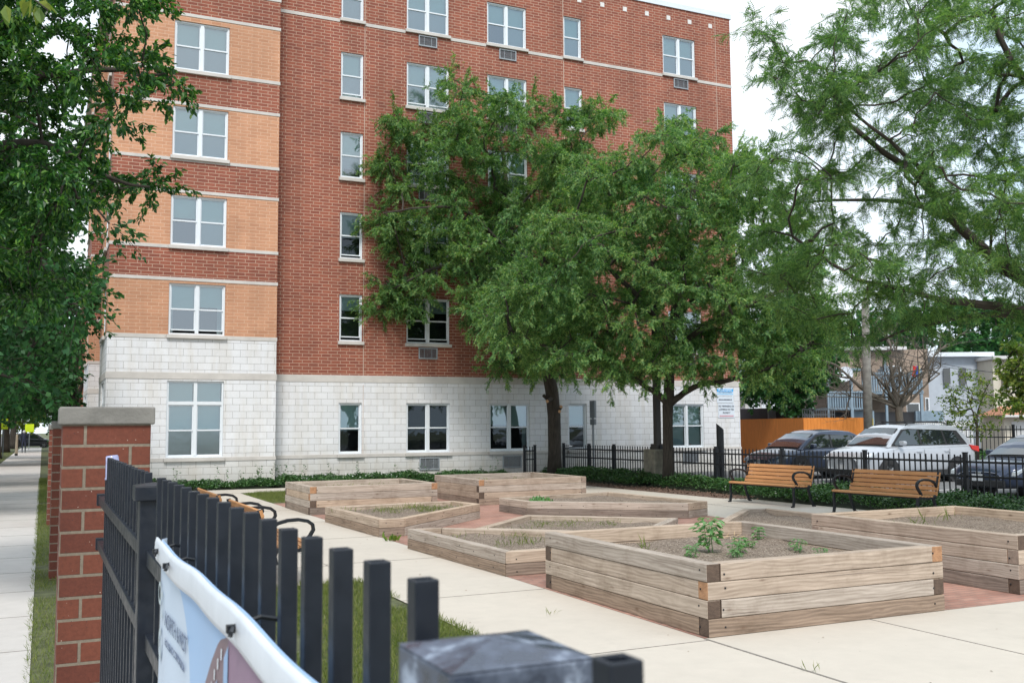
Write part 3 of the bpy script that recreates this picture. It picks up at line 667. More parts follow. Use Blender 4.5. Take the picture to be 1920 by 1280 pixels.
def oval(y, v, ry, rv, w_):
    mb = MB(); n = 36
    for k in range(n):
        a, b = 2*math.pi*k/n, 2*math.pi*(k+1)/n
        mb.face([onb(y-ry*math.cos(a), v+rv*math.sin(a), .003), onb(y-ry*math.cos(b), v+rv*math.sin(b), .003), onb(y-(ry-w_)*math.cos(b), v+(rv-w_)*math.sin(b), .003), onb(y-(ry-w_)*math.cos(a), v+(rv-w_)*math.sin(a), .003)])
    put(mb.build('printed_leaf_emblem', M['print_green']), bn)
oval(2.07, .1, .03, .022, .008); oval(2.02, .115, .025, .025, .007); oval(2.04, .19, .035, .03, .01); oval(2.03, .2, .012, .012, .005)
# ---- the garden's far picket fence, running away from us
def panel_fence(name, label, group, line, h, sp=.14, post=.075, rails=(.14, .42, -.13), pk=.022, zb=.09):
    root = empty(name, (line[0][0], line[0][1], 0), label=label, cat='fence', group=group)
    for i, p in enumerate(line):
        mb = MB(); mb.box((p[0], p[1], h/2+.015), (post, post, h+.03)); a = h+.03; hh = post/2+.008
        mb.box((p[0], p[1], a+.01), (2*hh, 2*hh, .02)); put(mb.build('fence_post', M['black_metal'], bevel=.004), root)
    for a, b in zip(line, line[1:]):
        mb = MB(); dx, dy = b[0]-a[0], b[1]-a[1]; L = math.hypot(dx, dy); an = math.atan2(dy, dx); ux, uy = dx/L, dy/L
        n = int((L-post)/sp); 
        for k in range(n):
            t = post/2+(L-post)*(k+.5)/n; mb.box((a[0]+ux*t, a[1]+uy*t, (h+zb)/2), (pk, pk, h-zb), rot=an)
        for z in (h-rails[0], h-rails[1], .16): mb.box(((a[0]+b[0])/2, (a[1]+b[1])/2, z), (L-post, .04, .042), rot=an)
        put(mb.build('picket_panel', M['black_metal']), root)
    return root
panel_fence('metal_fence', 'low black picket fence behind the two wooden benches, between the garden and the parked cars', None, [(16.5, y) for y in (6.1, 8.75, 11.4, 14.1, 16.76, 19.5, 22.16, 24.85, 27.5, 29.1, 30.9)], 1.097)
panel_fence('metal_fence', 'short stub of black picket fence at the white wall, left of the leaning trunk', None, [(14.4, 29.7), (14.78, 29.7)], 1.07, sp=.1)
panel_fence('metal_fence', 'tall black picket fence at the far right beyond the parking lot', None, [(30.2+i*1.1, 29.5-i*2.0) for i in range(1, 6)], 1.62, sp=.13)
# ================================================================== BENCHES
def make_bench(label, L=2.02):
    """local: x along the bench, +y is the front (where the feet of a sitter go)"""
    b = empty('park_bench', (0, 0, 0), label=label, cat='bench', group='wooden slat benches with black iron frames')
    side = [(.30, .435), (.27, .46), (.02, .425), (-.16, .44), (-.2, .5), (-.245, .66), (-.285, .82)]
    # seat slats (y,z centre, tilt)
    mb = MB()
    for y, z in ((.245, .448), (.17, .437), (.095, .43), (.02, .426), (-.055, .427)): mb.box((0, y, z), (L, .066, .03), g='x', off=(y*9, 0))
    mb.tube([(-L/2, .288, .438), (L/2, .288, .438)], .022, 10); mb.build('seat', M['slat'], b, bevel=.005)
    mb = MB()
    for k in range(5):
        t = k/4; y = -.185-.095*t-.01*math.sin(t*3.1); z = .475+.33*t; an = R(74-4*t)
        dy, dz = math.cos(an)*.036, math.sin(an)*.036; ny, nz = math.sin(an)*.014, math.cos(an)*.014
        pr = [(y+dy*.0+math.cos(an)*-.036*-1*0, z)]
        c = [(y-(-dy)-ny*0, z-dz), (y-dy, z+dz)]
        q = [(c[0][0]+ny, c[0][1]+nz), (c[1][0]+ny, c[1][1]+nz), (c[1][0]-ny, c[1][1]-nz), (c[0][0]-ny, c[0][1]-nz)]
        n0 = len(mb.v); u_ = k*.7
        for xx in (-L/2, L/2):
            for yy, zz in q: mb.v.append((xx, yy, zz))
        for i in range(4):
            j = (i+1) % 4; mb.f.append((n0+i, n0+4+i, n0+4+j, n0+j)); mb.m.append(0); mb.uv += [(0, u_+.03*i), (L, u_+.03*i), (L, u_+.03*i+.05), (0, u_+.03*i+.05)]
        mb.f.append((n0+3, n0+2, n0+1, n0)); mb.f.append((n0+4, n0+5, n0+6, n0+7)); mb.m += [0, 0]; mb.uv += [(0, 0)]*8
    mb.build('backrest', M['slat'], b, bevel=.004)
    def strap(mb, pts, x, wx, th):
        """flat cast bar following (y,z) points, wx wide in x"""
        for s_ in (0,):
            P_ = [Vector((0, p[0], p[1])) for p in pts]; n0 = len(mb.v); N = len(P_)
            for i, p in enumerate(P_):
                d = (P_[min(i+1, N-1)]-P_[max(i-1, 0)]).normalized(); nn_ = Vector((0, -d.z, d.y))*th/2
                for a, sg_ in ((-1, -1), (1, -1), (1, 1), (-1, 1)): q = p+nn_*sg_; mb.v.append((x+a*wx/2, q.y, q.z))
            for i in range(N-1):
                for k in range(4):
                    k2 = (k+1) % 4; mb.f.append((n0+i*4+k, n0+i*4+k2, n0+(i+1)*4+k2, n0+(i+1)*4+k)); mb.m.append(0); mb.uv += [(0, 0)]*4
            mb.f.append((n0+3, n0+2, n0+1, n0)); e = n0+(N-1)*4; mb.f.append((e, e+1, e+2, e+3)); mb.m += [0, 0]; mb.uv += [(0, 0)]*8
    xs = (-L/2+.03, L/2-.03)
    for x in xs:
        mb = MB(); strap(mb, [(.29, .415), (.02, .398), (-.16, .41), (-.205, .47), (-.245, .62), (-.3, .845)], x, .045, .05); mb.build('side_frame', M['black_metal'], b, bevel=.004)
        for f, r_ in ((1, 0), (-1, 0)):
            mb = MB()
            if f > 0: strap(mb, [(.27, .4), (.285, .3), (.27, .15), (.3, .012), (.35, .008)], x, .045, .045)
            else: strap(mb, [(-.12, .4), (-.15, .3), (-.2, .15), (-.27, .012), (-.32, .008)], x, .045, .045)
            mb.build('leg', M['black_metal'], b, bevel=.004)
        mb = MB(); arc = [(.17, .425), (.2, .49), (.25, .55), (.285, .61), (.275, .665), (.22, .705), (.12, .725), (0, .72), (-.1, .695), (-.18, .65), (-.225, .58)]; strap(mb, arc, x, .05, .036); mb.build('armrest', M['black_metal'], b, bevel=.004)
    mb = MB(); mb.box((0, .2, .4), (L-.1, .03, .03)); mb.box((0, -.1, .4), (L-.1, .03, .03)); mb.build('cross_bar', M['black_metal'], b)
    return b
bproto = make_bench('slatted bench by the far fence, the left one of the two facing the planters')
bproto.location = (14.38, 17.4, 0); bproto.rotation_euler = (0, 0, R(90+3.2))
for loc, rz, lab in (((14.18, 13.95, 0), R(90+2.5), 'slatted bench by the far fence, the right one nearer the parked silver car'),
                     ((2.42, 14.62, 0), R(-90), 'farther of the two benches seen over the tops of the foreground pickets'),
                     ((2.42, 11.85, 0), R(-90), 'nearer of the two benches seen over the tops of the foreground pickets')):
    c = copy_tree(bproto); c.location = loc; c.rotation_euler = (0, 0, rz); c['label'] = lab
# ================================================================== PLANTERS
TH = .13
rp = random.Random(11)
def soil(root, poly, z, mat='soil', holes=None):
    bm = bmesh.new(); vs = [bm.verts.new((x, y, z)) for x, y in poly]; bm.faces.new(vs)
    for _ in range(5): bmesh.ops.subdivide_edges(bm, edges=[e for e in bm.edges if e.calc_length() > .16], cuts=1, use_grid_fill=True); bmesh.ops.triangulate(bm, faces=[f for f in bm.faces if len(f.verts) > 4])
    from mathutils import noise
    for v in bm.verts: v.co.z += .035*noise.noise(Vector((v.co.x*2.2, v.co.y*2.2, 0)))+.015*noise.noise(Vector((v.co.x*9, v.co.y*9, 3)))
    me = bpy.data.meshes.new('soil'); bm.to_mesh(me); bm.free(); me.materials.append(M[mat]); 
    for p in me.polygons: p.use_smooth = True
    o = bpy.data.objects.new('soil', me); scene.collection.objects.link(o); put(o, root); return o
def square_planter(label, x0, y0, x1, y1, n, ch, zs=-.1, ends=None):
    root = empty('raised_planter', ((x0+x1)/2, (y0+y1)/2, 0), label=label, cat='planter', group='raised timber planters')
    em = ['end_dark', 'end_orange', 'end_grey']
    for c in range(n):
        z = ch*(c+.5); a = (n-1-c) % 2 == 0      # top course: side boards run through
        j = lambda: rp.uniform(-.004, .004)
        if a: bs = [((x0+TH/2, (y0+y1)/2), 'y', y1-y0), ((x1-TH/2, (y0+y1)/2), 'y', y1-y0), (((x0+x1)/2, y0+TH/2), 'x', x1-x0-2*TH), (((x0+x1)/2, y1-TH/2), 'x', x1-x0-2*TH)]
        else: bs = [((x0+TH/2, (y0+y1)/2), 'y', y1-y0-2*TH), ((x1-TH/2, (y0+y1)/2), 'y', y1-y0-2*TH), (((x0+x1)/2, y0+TH/2), 'x', x1-x0), (((x0+x1)/2, y1-TH/2), 'x', x1-x0)]
        for i, (cc, ax, L) in enumerate(bs):
            mb = MB(); jj = j(); sz = (TH, L-.004, ch-.004) if ax == 'y' else (L-.004, TH, ch-.004)
            mb.box((cc[0]+(jj if ax == 'y' else 0), cc[1]+(jj if ax == 'x' else 0), z), sz, g=ax, me=1)
            e = (ends or {}).get((n-1-c, i)) or em[rp.choice((0, 1, 2, 2))]
            put(mb.build('timber', [M['timber_low' if c == 0 else 'timber'], M['end_dark' if c == 0 else e]], bevel=.007), root)
            # bolt heads near the ends
    soil(root, [(x0+TH-.005, y0+TH-.005), (x1-TH+.005, y0+TH-.005), (x1-TH+.005, y1-TH+.005), (x0+TH-.005, y1-TH+.005)], n*ch+zs)
    mb = MB()
    for c in range(n):
        for (x, y, ax) in ((x0-.001, y0+.1, 'x'), (x0-.001, y1-.12, 'x'), (x0+.16, y0-.001, 'y'), (x1-.12, y0-.001, 'y')):
            zz = ch*(c+.5)+rp.uniform(-.02, .02)
            if ax == 'x': mb.box((x-.002, y+rp.uniform(-.02, .02), zz), (.007, .016, .016))
            else: mb.box((x+rp.uniform(-.02, .02), y-.002, zz), (.016, .007, .016))
    put(mb.build('bolt_head', M['black_metal'], bevel=.003), root)
    return root
def poly_planter(label, pts, n, ch, zs=-.07):
    cx = sum(p[0] for p in pts)/len(pts); cy = sum(p[1] for p in pts)/len(pts)
    root = empty('raised_planter', (cx, cy, 0), label=label, cat='planter', group='raised timber planters')
    N = len(pts); V2 = [Vector(p) for p in pts]
    def inset(i, d):
        a, b, c = V2[i-1], V2[i], V2[(i+1) % N]; e1 = (b-a).normalized(); e2 = (c-b).normalized(); n1 = Vector((-e1.y, e1.x)); n2 = Vector((-e2.y, e2.x)); m_ = (n1+n2).normalized(); return b+m_*d/max(.3, m_.dot(n1))
    I = [inset(i, TH) for i in range(N)]
    for c in range(n):
        z0, z1 = ch*c+.002, ch*(c+1)-.002
        for i in range(N):
            a, b, ia, ib = V2[i], V2[(i+1) % N], I[i], I[(i+1) % N]; e = (b-a).normalized()*.003; L = (b-a).length
            a_, b_, ia_, ib_ = a+e, b-e, ia+e, ib-e; mb = MB(); q = lambda v, z: (v.x, v.y, z)
            o_ = rp.uniform(0, 9)
            mb.face([q(a_, z0), q(b_, z0), q(b_, z1), q(a_, z1)], 0, [(o_, 0), (o_+L, 0), (o_+L, ch), (o_, ch)]); mb.face([q(ib_, z0), q(ia_, z0), q(ia_, z1), q(ib_, z1)], 0, [(o_, 1), (o_+L, 1), (o_+L, 1+ch), (o_, 1+ch)])
            mb.face([q(a_, z1), q(b_, z1), q(ib_, z1), q(ia_, z1)], 0, [(o_, .3), (o_+L, .3), (o_+L, .42), (o_, .42)]); mb.face([q(a_, z0), q(ia_, z0), q(ib_, z0), q(b_, z0)])
            mb.face([q(a_, z0), q(a_, z1), q(ia_, z1), q(ia_, z0)]); mb.face([q(b_, z0), q(ib_, z0), q(ib_, z1), q(b_, z1)])
            put(mb.build('timber', M['timber_low' if (c == 0 and i % 2 == 0) else 'timber'], bevel=.007), root)
    mb = MB()
    for i in range(N):
        a, b = V2[i], V2[(i+1) % N]; u_ = (b-a).normalized(); L = (b-a).length; k = max(2, int(L/.45))
        for q_ in range(k):
            for c in range(n):
                p_ = a+u_*(L*(q_+rp.uniform(.15, .85))/k); mb.box((p_.x+u_.y*.0, p_.y, ch*(c+.5)+rp.uniform(-.03, .03)), (.014, .008, .014), rot=math.atan2(u_.y, u_.x))
    put(mb.build('bolt_head', M['black_metal'], bevel=.002), root)
    soil(root, [tuple(v) for v in I], n*ch+zs); return root
PN = (4.9, 6.74, 7.54, 9.62)
square_planter('tall timber planter nearest the camera, with the leafy seedling in dry soil', *PN, 4, .1465, zs=-.15,
               ends={(0, 0): 'end_dark', (0, 1): 'end_orange', (1, 2): 'end_orange', (2, 0): 'end_dark', (2, 1): 'end_dark', (3, 2): 'end_dark', (1, 0): 'end_orange'})
square_planter('tall timber planter at the right edge, next to the nearest one', 8.85, 6.98, 11.38, 9.95, 4, .1465, zs=-.11, ends={(1, 0): 'end_orange', (1, 1): 'end_dark'})
square_planter('tall timber planter farthest left by the small lawn, with an orange board end', 4.84, 19.75, 7.54, 21.98, 4, .14, zs=-.15, ends={(0, 0): 'end_orange', (0, 1): 'end_orange', (2, 0): 'end_dark'})
square_planter('tall timber planter at the back centre in front of the tree trunk', 8.72, 20.3, 11.42, 23.05, 4, .14, zs=-.15, ends={(0, 1): 'end_grey', (1, 0): 'end_dark', (1, 1): 'end_orange'})
poly_planter('low five-sided planter at the left with grassy weeds', [(4.83, 15.23), (5.25, 15.2), (7.5, 17.4), (7.35, 18.38), (4.74, 18.2)], 2, .14)
poly_planter('low five-sided planter in front of the back centre one, with bare soil', [(8.5, 17.45), (10.85, 15.45), (11.5, 15.75), (11.32, 19.1), (8.45, 18.64)], 2, .14)
poly_planter('low five-sided planter on the left tucked behind the nearest tall planter', [(4.85, 10.53), (7.4, 10.5), (7.4, 11.35), (5.25, 13.55), (4.74, 13.62)], 2, .14)
poly_planter('low diamond-shaped planter in the middle with grass tufts', [(7.3, 11.45), (9.0, 13.1), (7.2, 14.82), (5.6, 13.2)], 2, .14)
poly_planter('low five-sided planter on the right, in front of the bench with the nearer legs', [(8.85, 10.6), (11.4, 10.6), (11.4, 13.9), (10.92, 13.96), (8.85, 12.02)], 2, .14)
# ================================================================== VEGETATION
rg = np.random.default_rng(7)
def unit(v): return v/np.maximum(np.linalg.norm(v, axis=-1, keepdims=True), 1e-9)
def template(kind):
    V = []; Q = []
    def q(*p): i = len(V); V.extend(p); Q.append((i, i+1, i+2, i+3))
    z = lambda x: -.32*x*x
    if kind == 'frond_far':
        for k in range(4):
            x = .1+.23*k; w_ = .24*(1-.12*k); q((x, -w_, z(x)-.08), (x+.13, -w_*.8, z(x)-.06), (x+.16, 0, z(x+.1)), (x-.01, 0, z(x))); q((x-.01, 0, z(x)), (x+.16, 0, z(x+.1)), (x+.13, w_*.8, z(x)-.06), (x, w_, z(x)-.08))
    elif kind == 'frond_near':
        for k in range(6):
            x = .06+.155*k; w_ = .27*(1-.5*abs(k-2.5)/5)
            for s in (-1, 1): q((x, 0, z(x)), (x+.11, s*w_*.5, z(x)+.0), (x+.12, s*w_, z(x)-.06), (x+.01, s*w_*.55, z(x)-.03))
        q((0, -.008, 0), (1., -.004, z(1)), (1., .004, z(1)), (0, .008, 0))
    elif kind == 'leaf':
        for s in (-1, 1): q((0, 0, 0), (.4, s*.27, .1), (.75, s*.16, .02), (1., 0, -.1)); 
    elif kind == 'leaf_far': q((0, 0, 0), (.5, -.34, .08), (1., 0, -.1), (.5, .34, .08))
    elif kind == 'blade': q((0, -.04, 0), (.55, -.03, .0), (1., 0, -.25), (.5, .035, .0))
    return np.array(V, float), np.array(Q, int)
def scatter(name, pos, d, size, kind, mat, parent=None, up=None, upj=.5):
    """one leaf or frond per position, axis d, roughly facing up"""
    T, Q = template(kind); N = len(pos); d = unit(d)
    n = np.array([0, 0, 1.]) + rg.normal(0, upj, (N, 3)) if up is None else up
    s = unit(np.cross(n, d)); n = np.cross(d, s); size = np.broadcast_to(size, (N,))[:, None, None]
    V = pos[:, None, :]+size*(T[None, :, 0:1]*d[:, None]+T[None, :, 1:2]*s[:, None]+T[None, :, 2:3]*n[:, None])
    QQ = (Q[None]+(np.arange(N)*len(T))[:, None, None]).reshape(-1, 4)
    return npmesh(name, V.reshape(-1, 3), QQ, mat, parent)
def in_poly(px, py_, poly):
    r = False; j = len(poly)-1
    for i in range(len(poly)):
        xi, yi = poly[i]; xj, yj = poly[j]
        if (yi > py_) != (yj > py_) and px < (xj-xi)*(py_-yi)/(yj-yi)+xi: r = not r
        j = i
    return r
def clumps_in(poly, Dc, T, n, sp, seed, cx=None, zmin=0):
    """clump centres filling the crown whose outline is poly (photo pixels), Dc deep, +-T thick"""
    rr = random.Random(seed); xs = [p[0] for p in poly]; ys = [p[1] for p in poly]; x0, x1, y0, y1 = min(xs), max(xs), min(ys), max(ys); out_ = []; tries = 0
    cx = cx or (x0+x1)/2; hw = (x1-x0)/2; cy = (y0+y1)/2; hh = (y1-y0)/2
    while len(out_) < n and tries < n*60:
        tries += 1; x, y = rr.uniform(x0, x1), rr.uniform(y0, y1)
        if not in_poly(x, y, poly): continue
        k = math.sqrt(max(.08, 1-((x-cx)/hw)**2*.8-((y-cy)/hh)**2*.5)); p = P(x, y, Dc+rr.uniform(-1, 1)*T*k)
        if p[2] < zmin or any(np.sum((p-q)**2) < sp*sp for q in out_): continue
        out_.append(p)
    return np.array(out_)
def tree(name, label, cat, base, trunk, limbs, C, r, nf, L, kind, leaf, bark='bark', flat=.6, group=None, rtrunk=.2, twigs=9, droop=.35, rtip=.012, jit=.05):
    """trunk: polyline [(p, radius)]; limbs: list of polylines [(p, radius)]; C clump centres with radius r; every clump is joined to the nearest limb"""
    root = empty(name, tuple(base), label=label, cat=cat, group=group)
    mb = MB(); mb.tube([p for p, _ in trunk], [q for _, q in trunk], 14); to = mb.build('trunk', M[bark], smooth=True); put(to, root)
    nodes = []; rad = []; par = []
    for pl in [trunk[len(trunk)//2:]]+limbs:
        prev = -1
        for (a, ra), (b, rb) in zip(pl, pl[1:]):
            for t in np.linspace(0, 1, 5)[:-1]: nodes.append(np.array(a)*(1-t)+np.array(b)*t); rad.append(ra*(1-t)+rb*t)
        nodes.append(np.array(pl[-1][0])); rad.append(pl[-1][1])
    mb = MB()
    for pl in limbs:
        pts = [Vector(p) for p, _ in pl]; rr_ = [q for _, q in pl]; sm = []; sr = []
        for i in range(len(pts)-1):   # catmull-rom smoothing with a little kink
            p0, p1, p2, p3 = pts[max(i-1, 0)], pts[i], pts[i+1], pts[min(i+2, len(pts)-1)]
            for t in (0, .25, .5, .75):
                sm.append(.5*((2*p1)+(p2-p0)*t+(2*p0-5*p1+4*p2-p3)*t*t+(3*p1-p0-3*p2+p3)*t**3)+Vector(rg.normal(0, .012, 3))*(i > 0)); sr.append(rr_[i]*(1-t)+rr_[i+1]*t)
        sm.append(pts[-1]); sr.append(rr_[-1]); mb.tube(sm, sr, 9)
    # attach the clumps, nearest first
    todo = list(range(len(C))); nd = np.array(nodes); segs = []; cnt = {}
    parent_of = {}; base_n = len(nodes)
    dist = np.array([np.min(np.linalg.norm(nd-C[i], axis=1)) for i in todo]); order = np.argsort(dist)
    allp = [n_ for n_ in nodes]; count = [0]*len(nodes); par = [-1]*len(nodes)
    for i in order:
        A = np.array(allp); dd = np.linalg.norm(A-C[i], axis=1); j = int(np.argmin(dd)); a, b = A[j], C[i]; prev = j
        m_ = 3
        for t in (1/3, 2/3, 1.):
            p = a*(1-t)+b*t+(rg.normal(0, .04, 3)*min(1, dd[j]) if t < 1 else 0)+np.array([0, 0, .12*math.sin(t*math.pi)*dd[j]*.5]); allp.append(p); par.append(prev); count.append(0); prev = len(allp)-1
        k = prev
        while k >= 0: count[k] += 1; k = par[k]
    for k in range(base_n, len(allp)):
        if par[k] >= 0:
            r1 = rtip*math.sqrt(count[k])*1.15; r0_ = rtip*math.sqrt(max(count[par[k]], count[k]) if par[k] >= base_n else count[k])*1.15; mb.tube([allp[par[k]], allp[k]], [min(r0_, r1*1.5), r1], 5, cap=False)
    # twigs and leaves
    n = len(C)*twigs; ci = np.repeat(np.arange(len(C)), twigs); dv = rg.normal(0, 1, (n, 3)); dv[:, 2] *= flat; dv = unit(dv)
    ln = r*rg.uniform(.55, 1.15, n)[:, None]; st = C[ci]+dv*r*.12; en = C[ci]+dv*ln; en[:, 2] -= .25*r*rg.uniform(0, 1, n)
    for a, b in zip(st, en): mb.tube([a, (a+b)/2+np.array([0, 0, .06*r]), b], [rtip*.7, rtip*.45, rtip*.25], 3, cap=False)
    put(mb.build('limbs', M[bark], smooth=True), root)
    per = max(1, nf//twigs); ti = np.repeat(np.arange(n), per); t = (rg.uniform(.05, 1.15, len(ti))**.8)[:, None]
    mid = (st[ti]+en[ti])/2+np.array([0, 0, .06*r]); pos = (1-t)**2*st[ti]+2*t*(1-t)*mid+t*t*en[ti]+rg.normal(0, jit*r, (len(ti), 3))
    d = dv[ti]*.7+rg.normal(0, .55, (len(ti), 3)); d[:, 2] -= droop
    put(scatter('crown', pos, d, L*rg.uniform(.7, 1.2, len(ti)), kind, M[leaf]), root)
    return root
G_L = 'honey locust trees in the mulch strip'
T1 = [(845, 125), (900, 118), (960, 145), (1010, 195), (1090, 195), (1160, 185), (1160, 225), (1120, 260), (1135, 420), (1110, 560), (1075, 640), (1075, 700), (1040, 725), (1000, 690), (965, 710), (935, 680), (925, 630), (870, 580), (820, 545), (755, 595), (695, 590), (685, 555), (745, 500), (705, 430), (705, 385), (740, 335), (705, 320), (705, 295), (770, 285), (725, 235), (735, 205), (790, 220), (840, 175)]
C1 = clumps_in(T1, 32.9, 3.0, 225, .48, 3, cx=940); C1 = np.concatenate([C1, [P(a, b, 32.2) for a, b in ((705, 565), (725, 585), (735, 545), (760, 570), (780, 535), (800, 560), (720, 530), (760, 515), (720, 420), (735, 455), (750, 400), (780, 440), (790, 480), (740, 225), (760, 245), (720, 310))]])
b1 = P(1040, 892, 33.2); b1[2] = 0
tp = lambda x, y, D: tuple(P(x, y, D))
tr1 = tree('honey_locust_tree', 'taller, left honey locust with pruned stubs on its leaning trunk, before the brick wall', 'tree', b1,
     [(tuple(b1), .27), (tp(1040, 850, 33.20), .22), (tp(1039, 780, 33.10), .215), (tp(1035, 735, 33.00), .22), (tp(1026, 690, 33.00), .2), (tp(1010, 650, 32.89), .17)],
     [[(tp(1010, 650, 32.89), .17), (tp(985, 560, 32.68), .13), (tp(960, 430, 32.89), .1), (tp(945, 300, 32.89), .06), (tp(925, 180, 32.89), .03)],
      [(tp(1012, 655, 32.89), .13), (tp(950, 590, 32.37), .09), (tp(910, 530, 31.95), .07), (tp(830, 500, 31.85), .045), (tp(740, 540, 31.85), .025)],
      [(tp(1026, 690, 33.00), .12), (tp(1050, 560, 33.41), .09), (tp(1070, 400, 33.73), .06), (tp(1090, 260, 33.73), .03)],
      [(tp(985, 560, 32.68), .08), (tp(900, 440, 34.04), .06), (tp(810, 330, 34.46), .035), (tp(760, 250, 34.46), .02)],
      [(tp(975, 500, 32.68), .07), (tp(880, 400, 30.91), .05), (tp(790, 390, 30.49), .03), (tp(720, 400, 30.49), .02)]],
     C1, .76, 400, .165, 'frond_far', 'locust', group=G_L, twigs=13, rtip=.011, jit=.035)
mb = MB()
for a, b, r_ in (((1031, 752, 32.95), (1019, 741, 32.8), .055), ((1034, 747, 32.8), (1026, 752, 32.55), .06), ((1046, 770, 33.0), (1052, 762, 32.85), .06)): mb.tube([P(*a), P(*b)], [r_*1.2, r_], 9)
put(mb.build('pruned_stub', M['bark']), tr1); mb = MB()
for b, r_ in (((1026, 752, 32.55), .05), ((1052, 762, 32.85), .05), ((1049, 771, 32.75), .05)): c_ = P(*b)-fw*.01; mb.tube([c_, c_-fw*.03], [r_, r_], 9)
put(mb.build('cut_wood', simple('fresh_cut_wood', (.5, .3, .17), .8)), tr1)
T2 = [(1010, 400), (1080, 310), (1180, 275), (1215, 300), (1240, 235), (1262, 215), (1275, 250), (1335, 240), (1385, 275), (1420, 310), (1490, 400), (1540, 500), (1560, 560), (1555, 640), (1530, 700), (1480, 735), (1440, 715), (1390, 705), (1330, 720), (1290, 690), (1225, 690), (1140, 715), (1085, 685), (1000, 685), (935, 635), (880, 590), (905, 560), (960, 500)]
C2 = clumps_in(T2, 27.9, 3.2, 310, .45, 9, cx=1240)
b2 = P(1253, 893, 28.0); b2[2] = 0
tree('honey_locust_tree', 'honey locust whose straight trunk forks into two arching limbs beside the lamp base', 'tree', b2,
     [(tuple(b2), .185), (tp(1253, 860, 28.00), .15), (tp(1252, 800, 28.00), .14), (tp(1252, 760, 28.00), .15), (tp(1254, 740, 28.00), .15), (tp(1256, 690, 28.00), .13)],
     [[(tp(1252, 755, 28.00), .12), (tp(1228, 735, 27.79), .085), (tp(1195, 715, 27.58), .075), (tp(1140, 692, 27.37), .06), (tp(1060, 665, 27.16), .045), (tp(960, 620, 26.95), .02)],
      [(tp(1255, 757, 28.00), .12), (tp(1275, 742, 27.89), .09), (tp(1310, 722, 27.58), .08), (tp(1370, 712, 27.16), .06), (tp(1440, 690, 26.84), .045), (tp(1520, 650, 26.53), .02)],
      [(tp(1256, 690, 28.00), .13), (tp(1262, 600, 28.00), .11), (tp(1280, 480, 27.79), .08), (tp(1300, 370, 27.79), .05), (tp(1320, 280, 27.79), .025)],
      [(tp(1260, 640, 28.00), .09), (tp(1200, 560, 26.74), .07), (tp(1120, 480, 26.32), .05), (tp(1080, 400, 26.32), .03)],
      [(tp(1262, 600, 28.00), .08), (tp(1360, 500, 28.95), .06), (tp(1430, 420, 29.26), .03)],
      [(tp(1258, 660, 28.00), .09), (tp(1340, 600, 26.32), .07), (tp(1430, 560, 25.68), .05), (tp(1510, 530, 25.47), .03)],
      [(tp(1270, 560, 28.00), .07), (tp(1180, 430, 29.05), .05), (tp(1170, 330, 29.05), .03)]],
     C2, .72, 360, .155, 'frond_far', 'locust', group=G_L, twigs=13, rtip=.011, jit=.035)
# third honey locust: trunk outside the frame on the right, crown reaching in
T3 = [(1395, 60), (1450, 40), (1500, 90), (1560, 20), (1640, -30), (1900, -60), (2350, -60), (2500, 300), (2400, 640), (2000, 650), (1900, 620), (1800, 625), (1720, 640), (1640, 645), (1560, 630), (1500, 590), (1440, 560), (1400, 480), (1400, 430), (1470, 400), (1430, 350), (1390, 310), (1410, 270), (1400, 250), (1440, 190), (1400, 120)]
C3 = clumps_in(T3, 15.2, 2.6, 400, .36, 21, cx=1900)
# the crown is airy: keep gaps
gaps = [(1430, 215, 55), (1655, 345, 32), (1830, 60, 45), (1480, 470, 30), (1560, 520, 28), (1400, 380, 45), (1700, 470, 26), (1540, 250, 22), (1760, 430, 22), (1600, 560, 22), (1860, 540, 26), (1640, 60, 26)]
keep = []
for c in C3:
    v = c-np.array([0, 0, EYE]); D = v@fw; x = 960+F*(v@rt)/D; y = 640-F*(v@upv)/D
    keep.append(not any((x-a)**2+(y-b)**2 < q*q for a, b, q in gaps))
C3 = C3[np.array(keep)]
b3 = np.array([15.3, 9.4, 0.])
tree('honey_locust_tree', 'airy honey locust reaching in from the right edge above the parked cars', 'tree', b3,
     [((15.3, 9.4, 0), .28), ((15.3, 9.4, 1.5), .22), ((15.2, 9.45, 2.6), .22), ((15.15, 9.5, 3.2), .2)],
     [[((15.2, 9.45, 2.6), .17), (tp(1990, 560, 15.4), .13), (tp(1900, 512, 15.2), .105), (tp(1850, 470, 15.1), .085), (tp(1790, 415, 15), .07), (tp(1720, 330, 15), .055), (tp(1660, 285, 15), .045), (tp(1580, 215, 15), .03), (tp(1550, 130, 15), .012)],
      [((15.2, 9.45, 2.4), .14), (tp(1990, 600, 15), .1), (tp(1890, 578, 14.8), .075), (tp(1800, 565, 14.7), .055), (tp(1710, 548, 14.6), .04), (tp(1600, 520, 14.6), .03), (tp(1530, 470, 14.6), .015)],
      [((15.15, 9.5, 3.2), .15), (tp(2080, 400, 15.6), .11), (tp(2000, 250, 15.6), .08), (tp(1900, 120, 15.6), .05), (tp(1860, 20, 15.6), .03)],
      [(tp(1850, 470, 15.1), .06), (tp(1760, 400, 16), .04), (tp(1640, 375, 16.4), .03), (tp(1500, 380, 16.6), .015)],
      [(tp(1790, 415, 15), .045), (tp(1740, 340, 14.2), .035), (tp(1700, 290, 14), .03), (tp(1560, 180, 13.8), .012)],
      [(tp(1990, 600, 15), .06), (tp(1850, 590, 16), .045), (tp(1730, 610, 16.3), .03), (tp(1650, 640, 16.4), .015)],
      [(tp(2080, 400, 15.6), .08), (tp(2180, 200, 15.8), .05), (tp(2250, 60, 16), .02)]],
     C3, .44, 150, .15, 'frond_near', 'locust_near', group=G_L, twigs=8, rtip=.007, droop=.3)
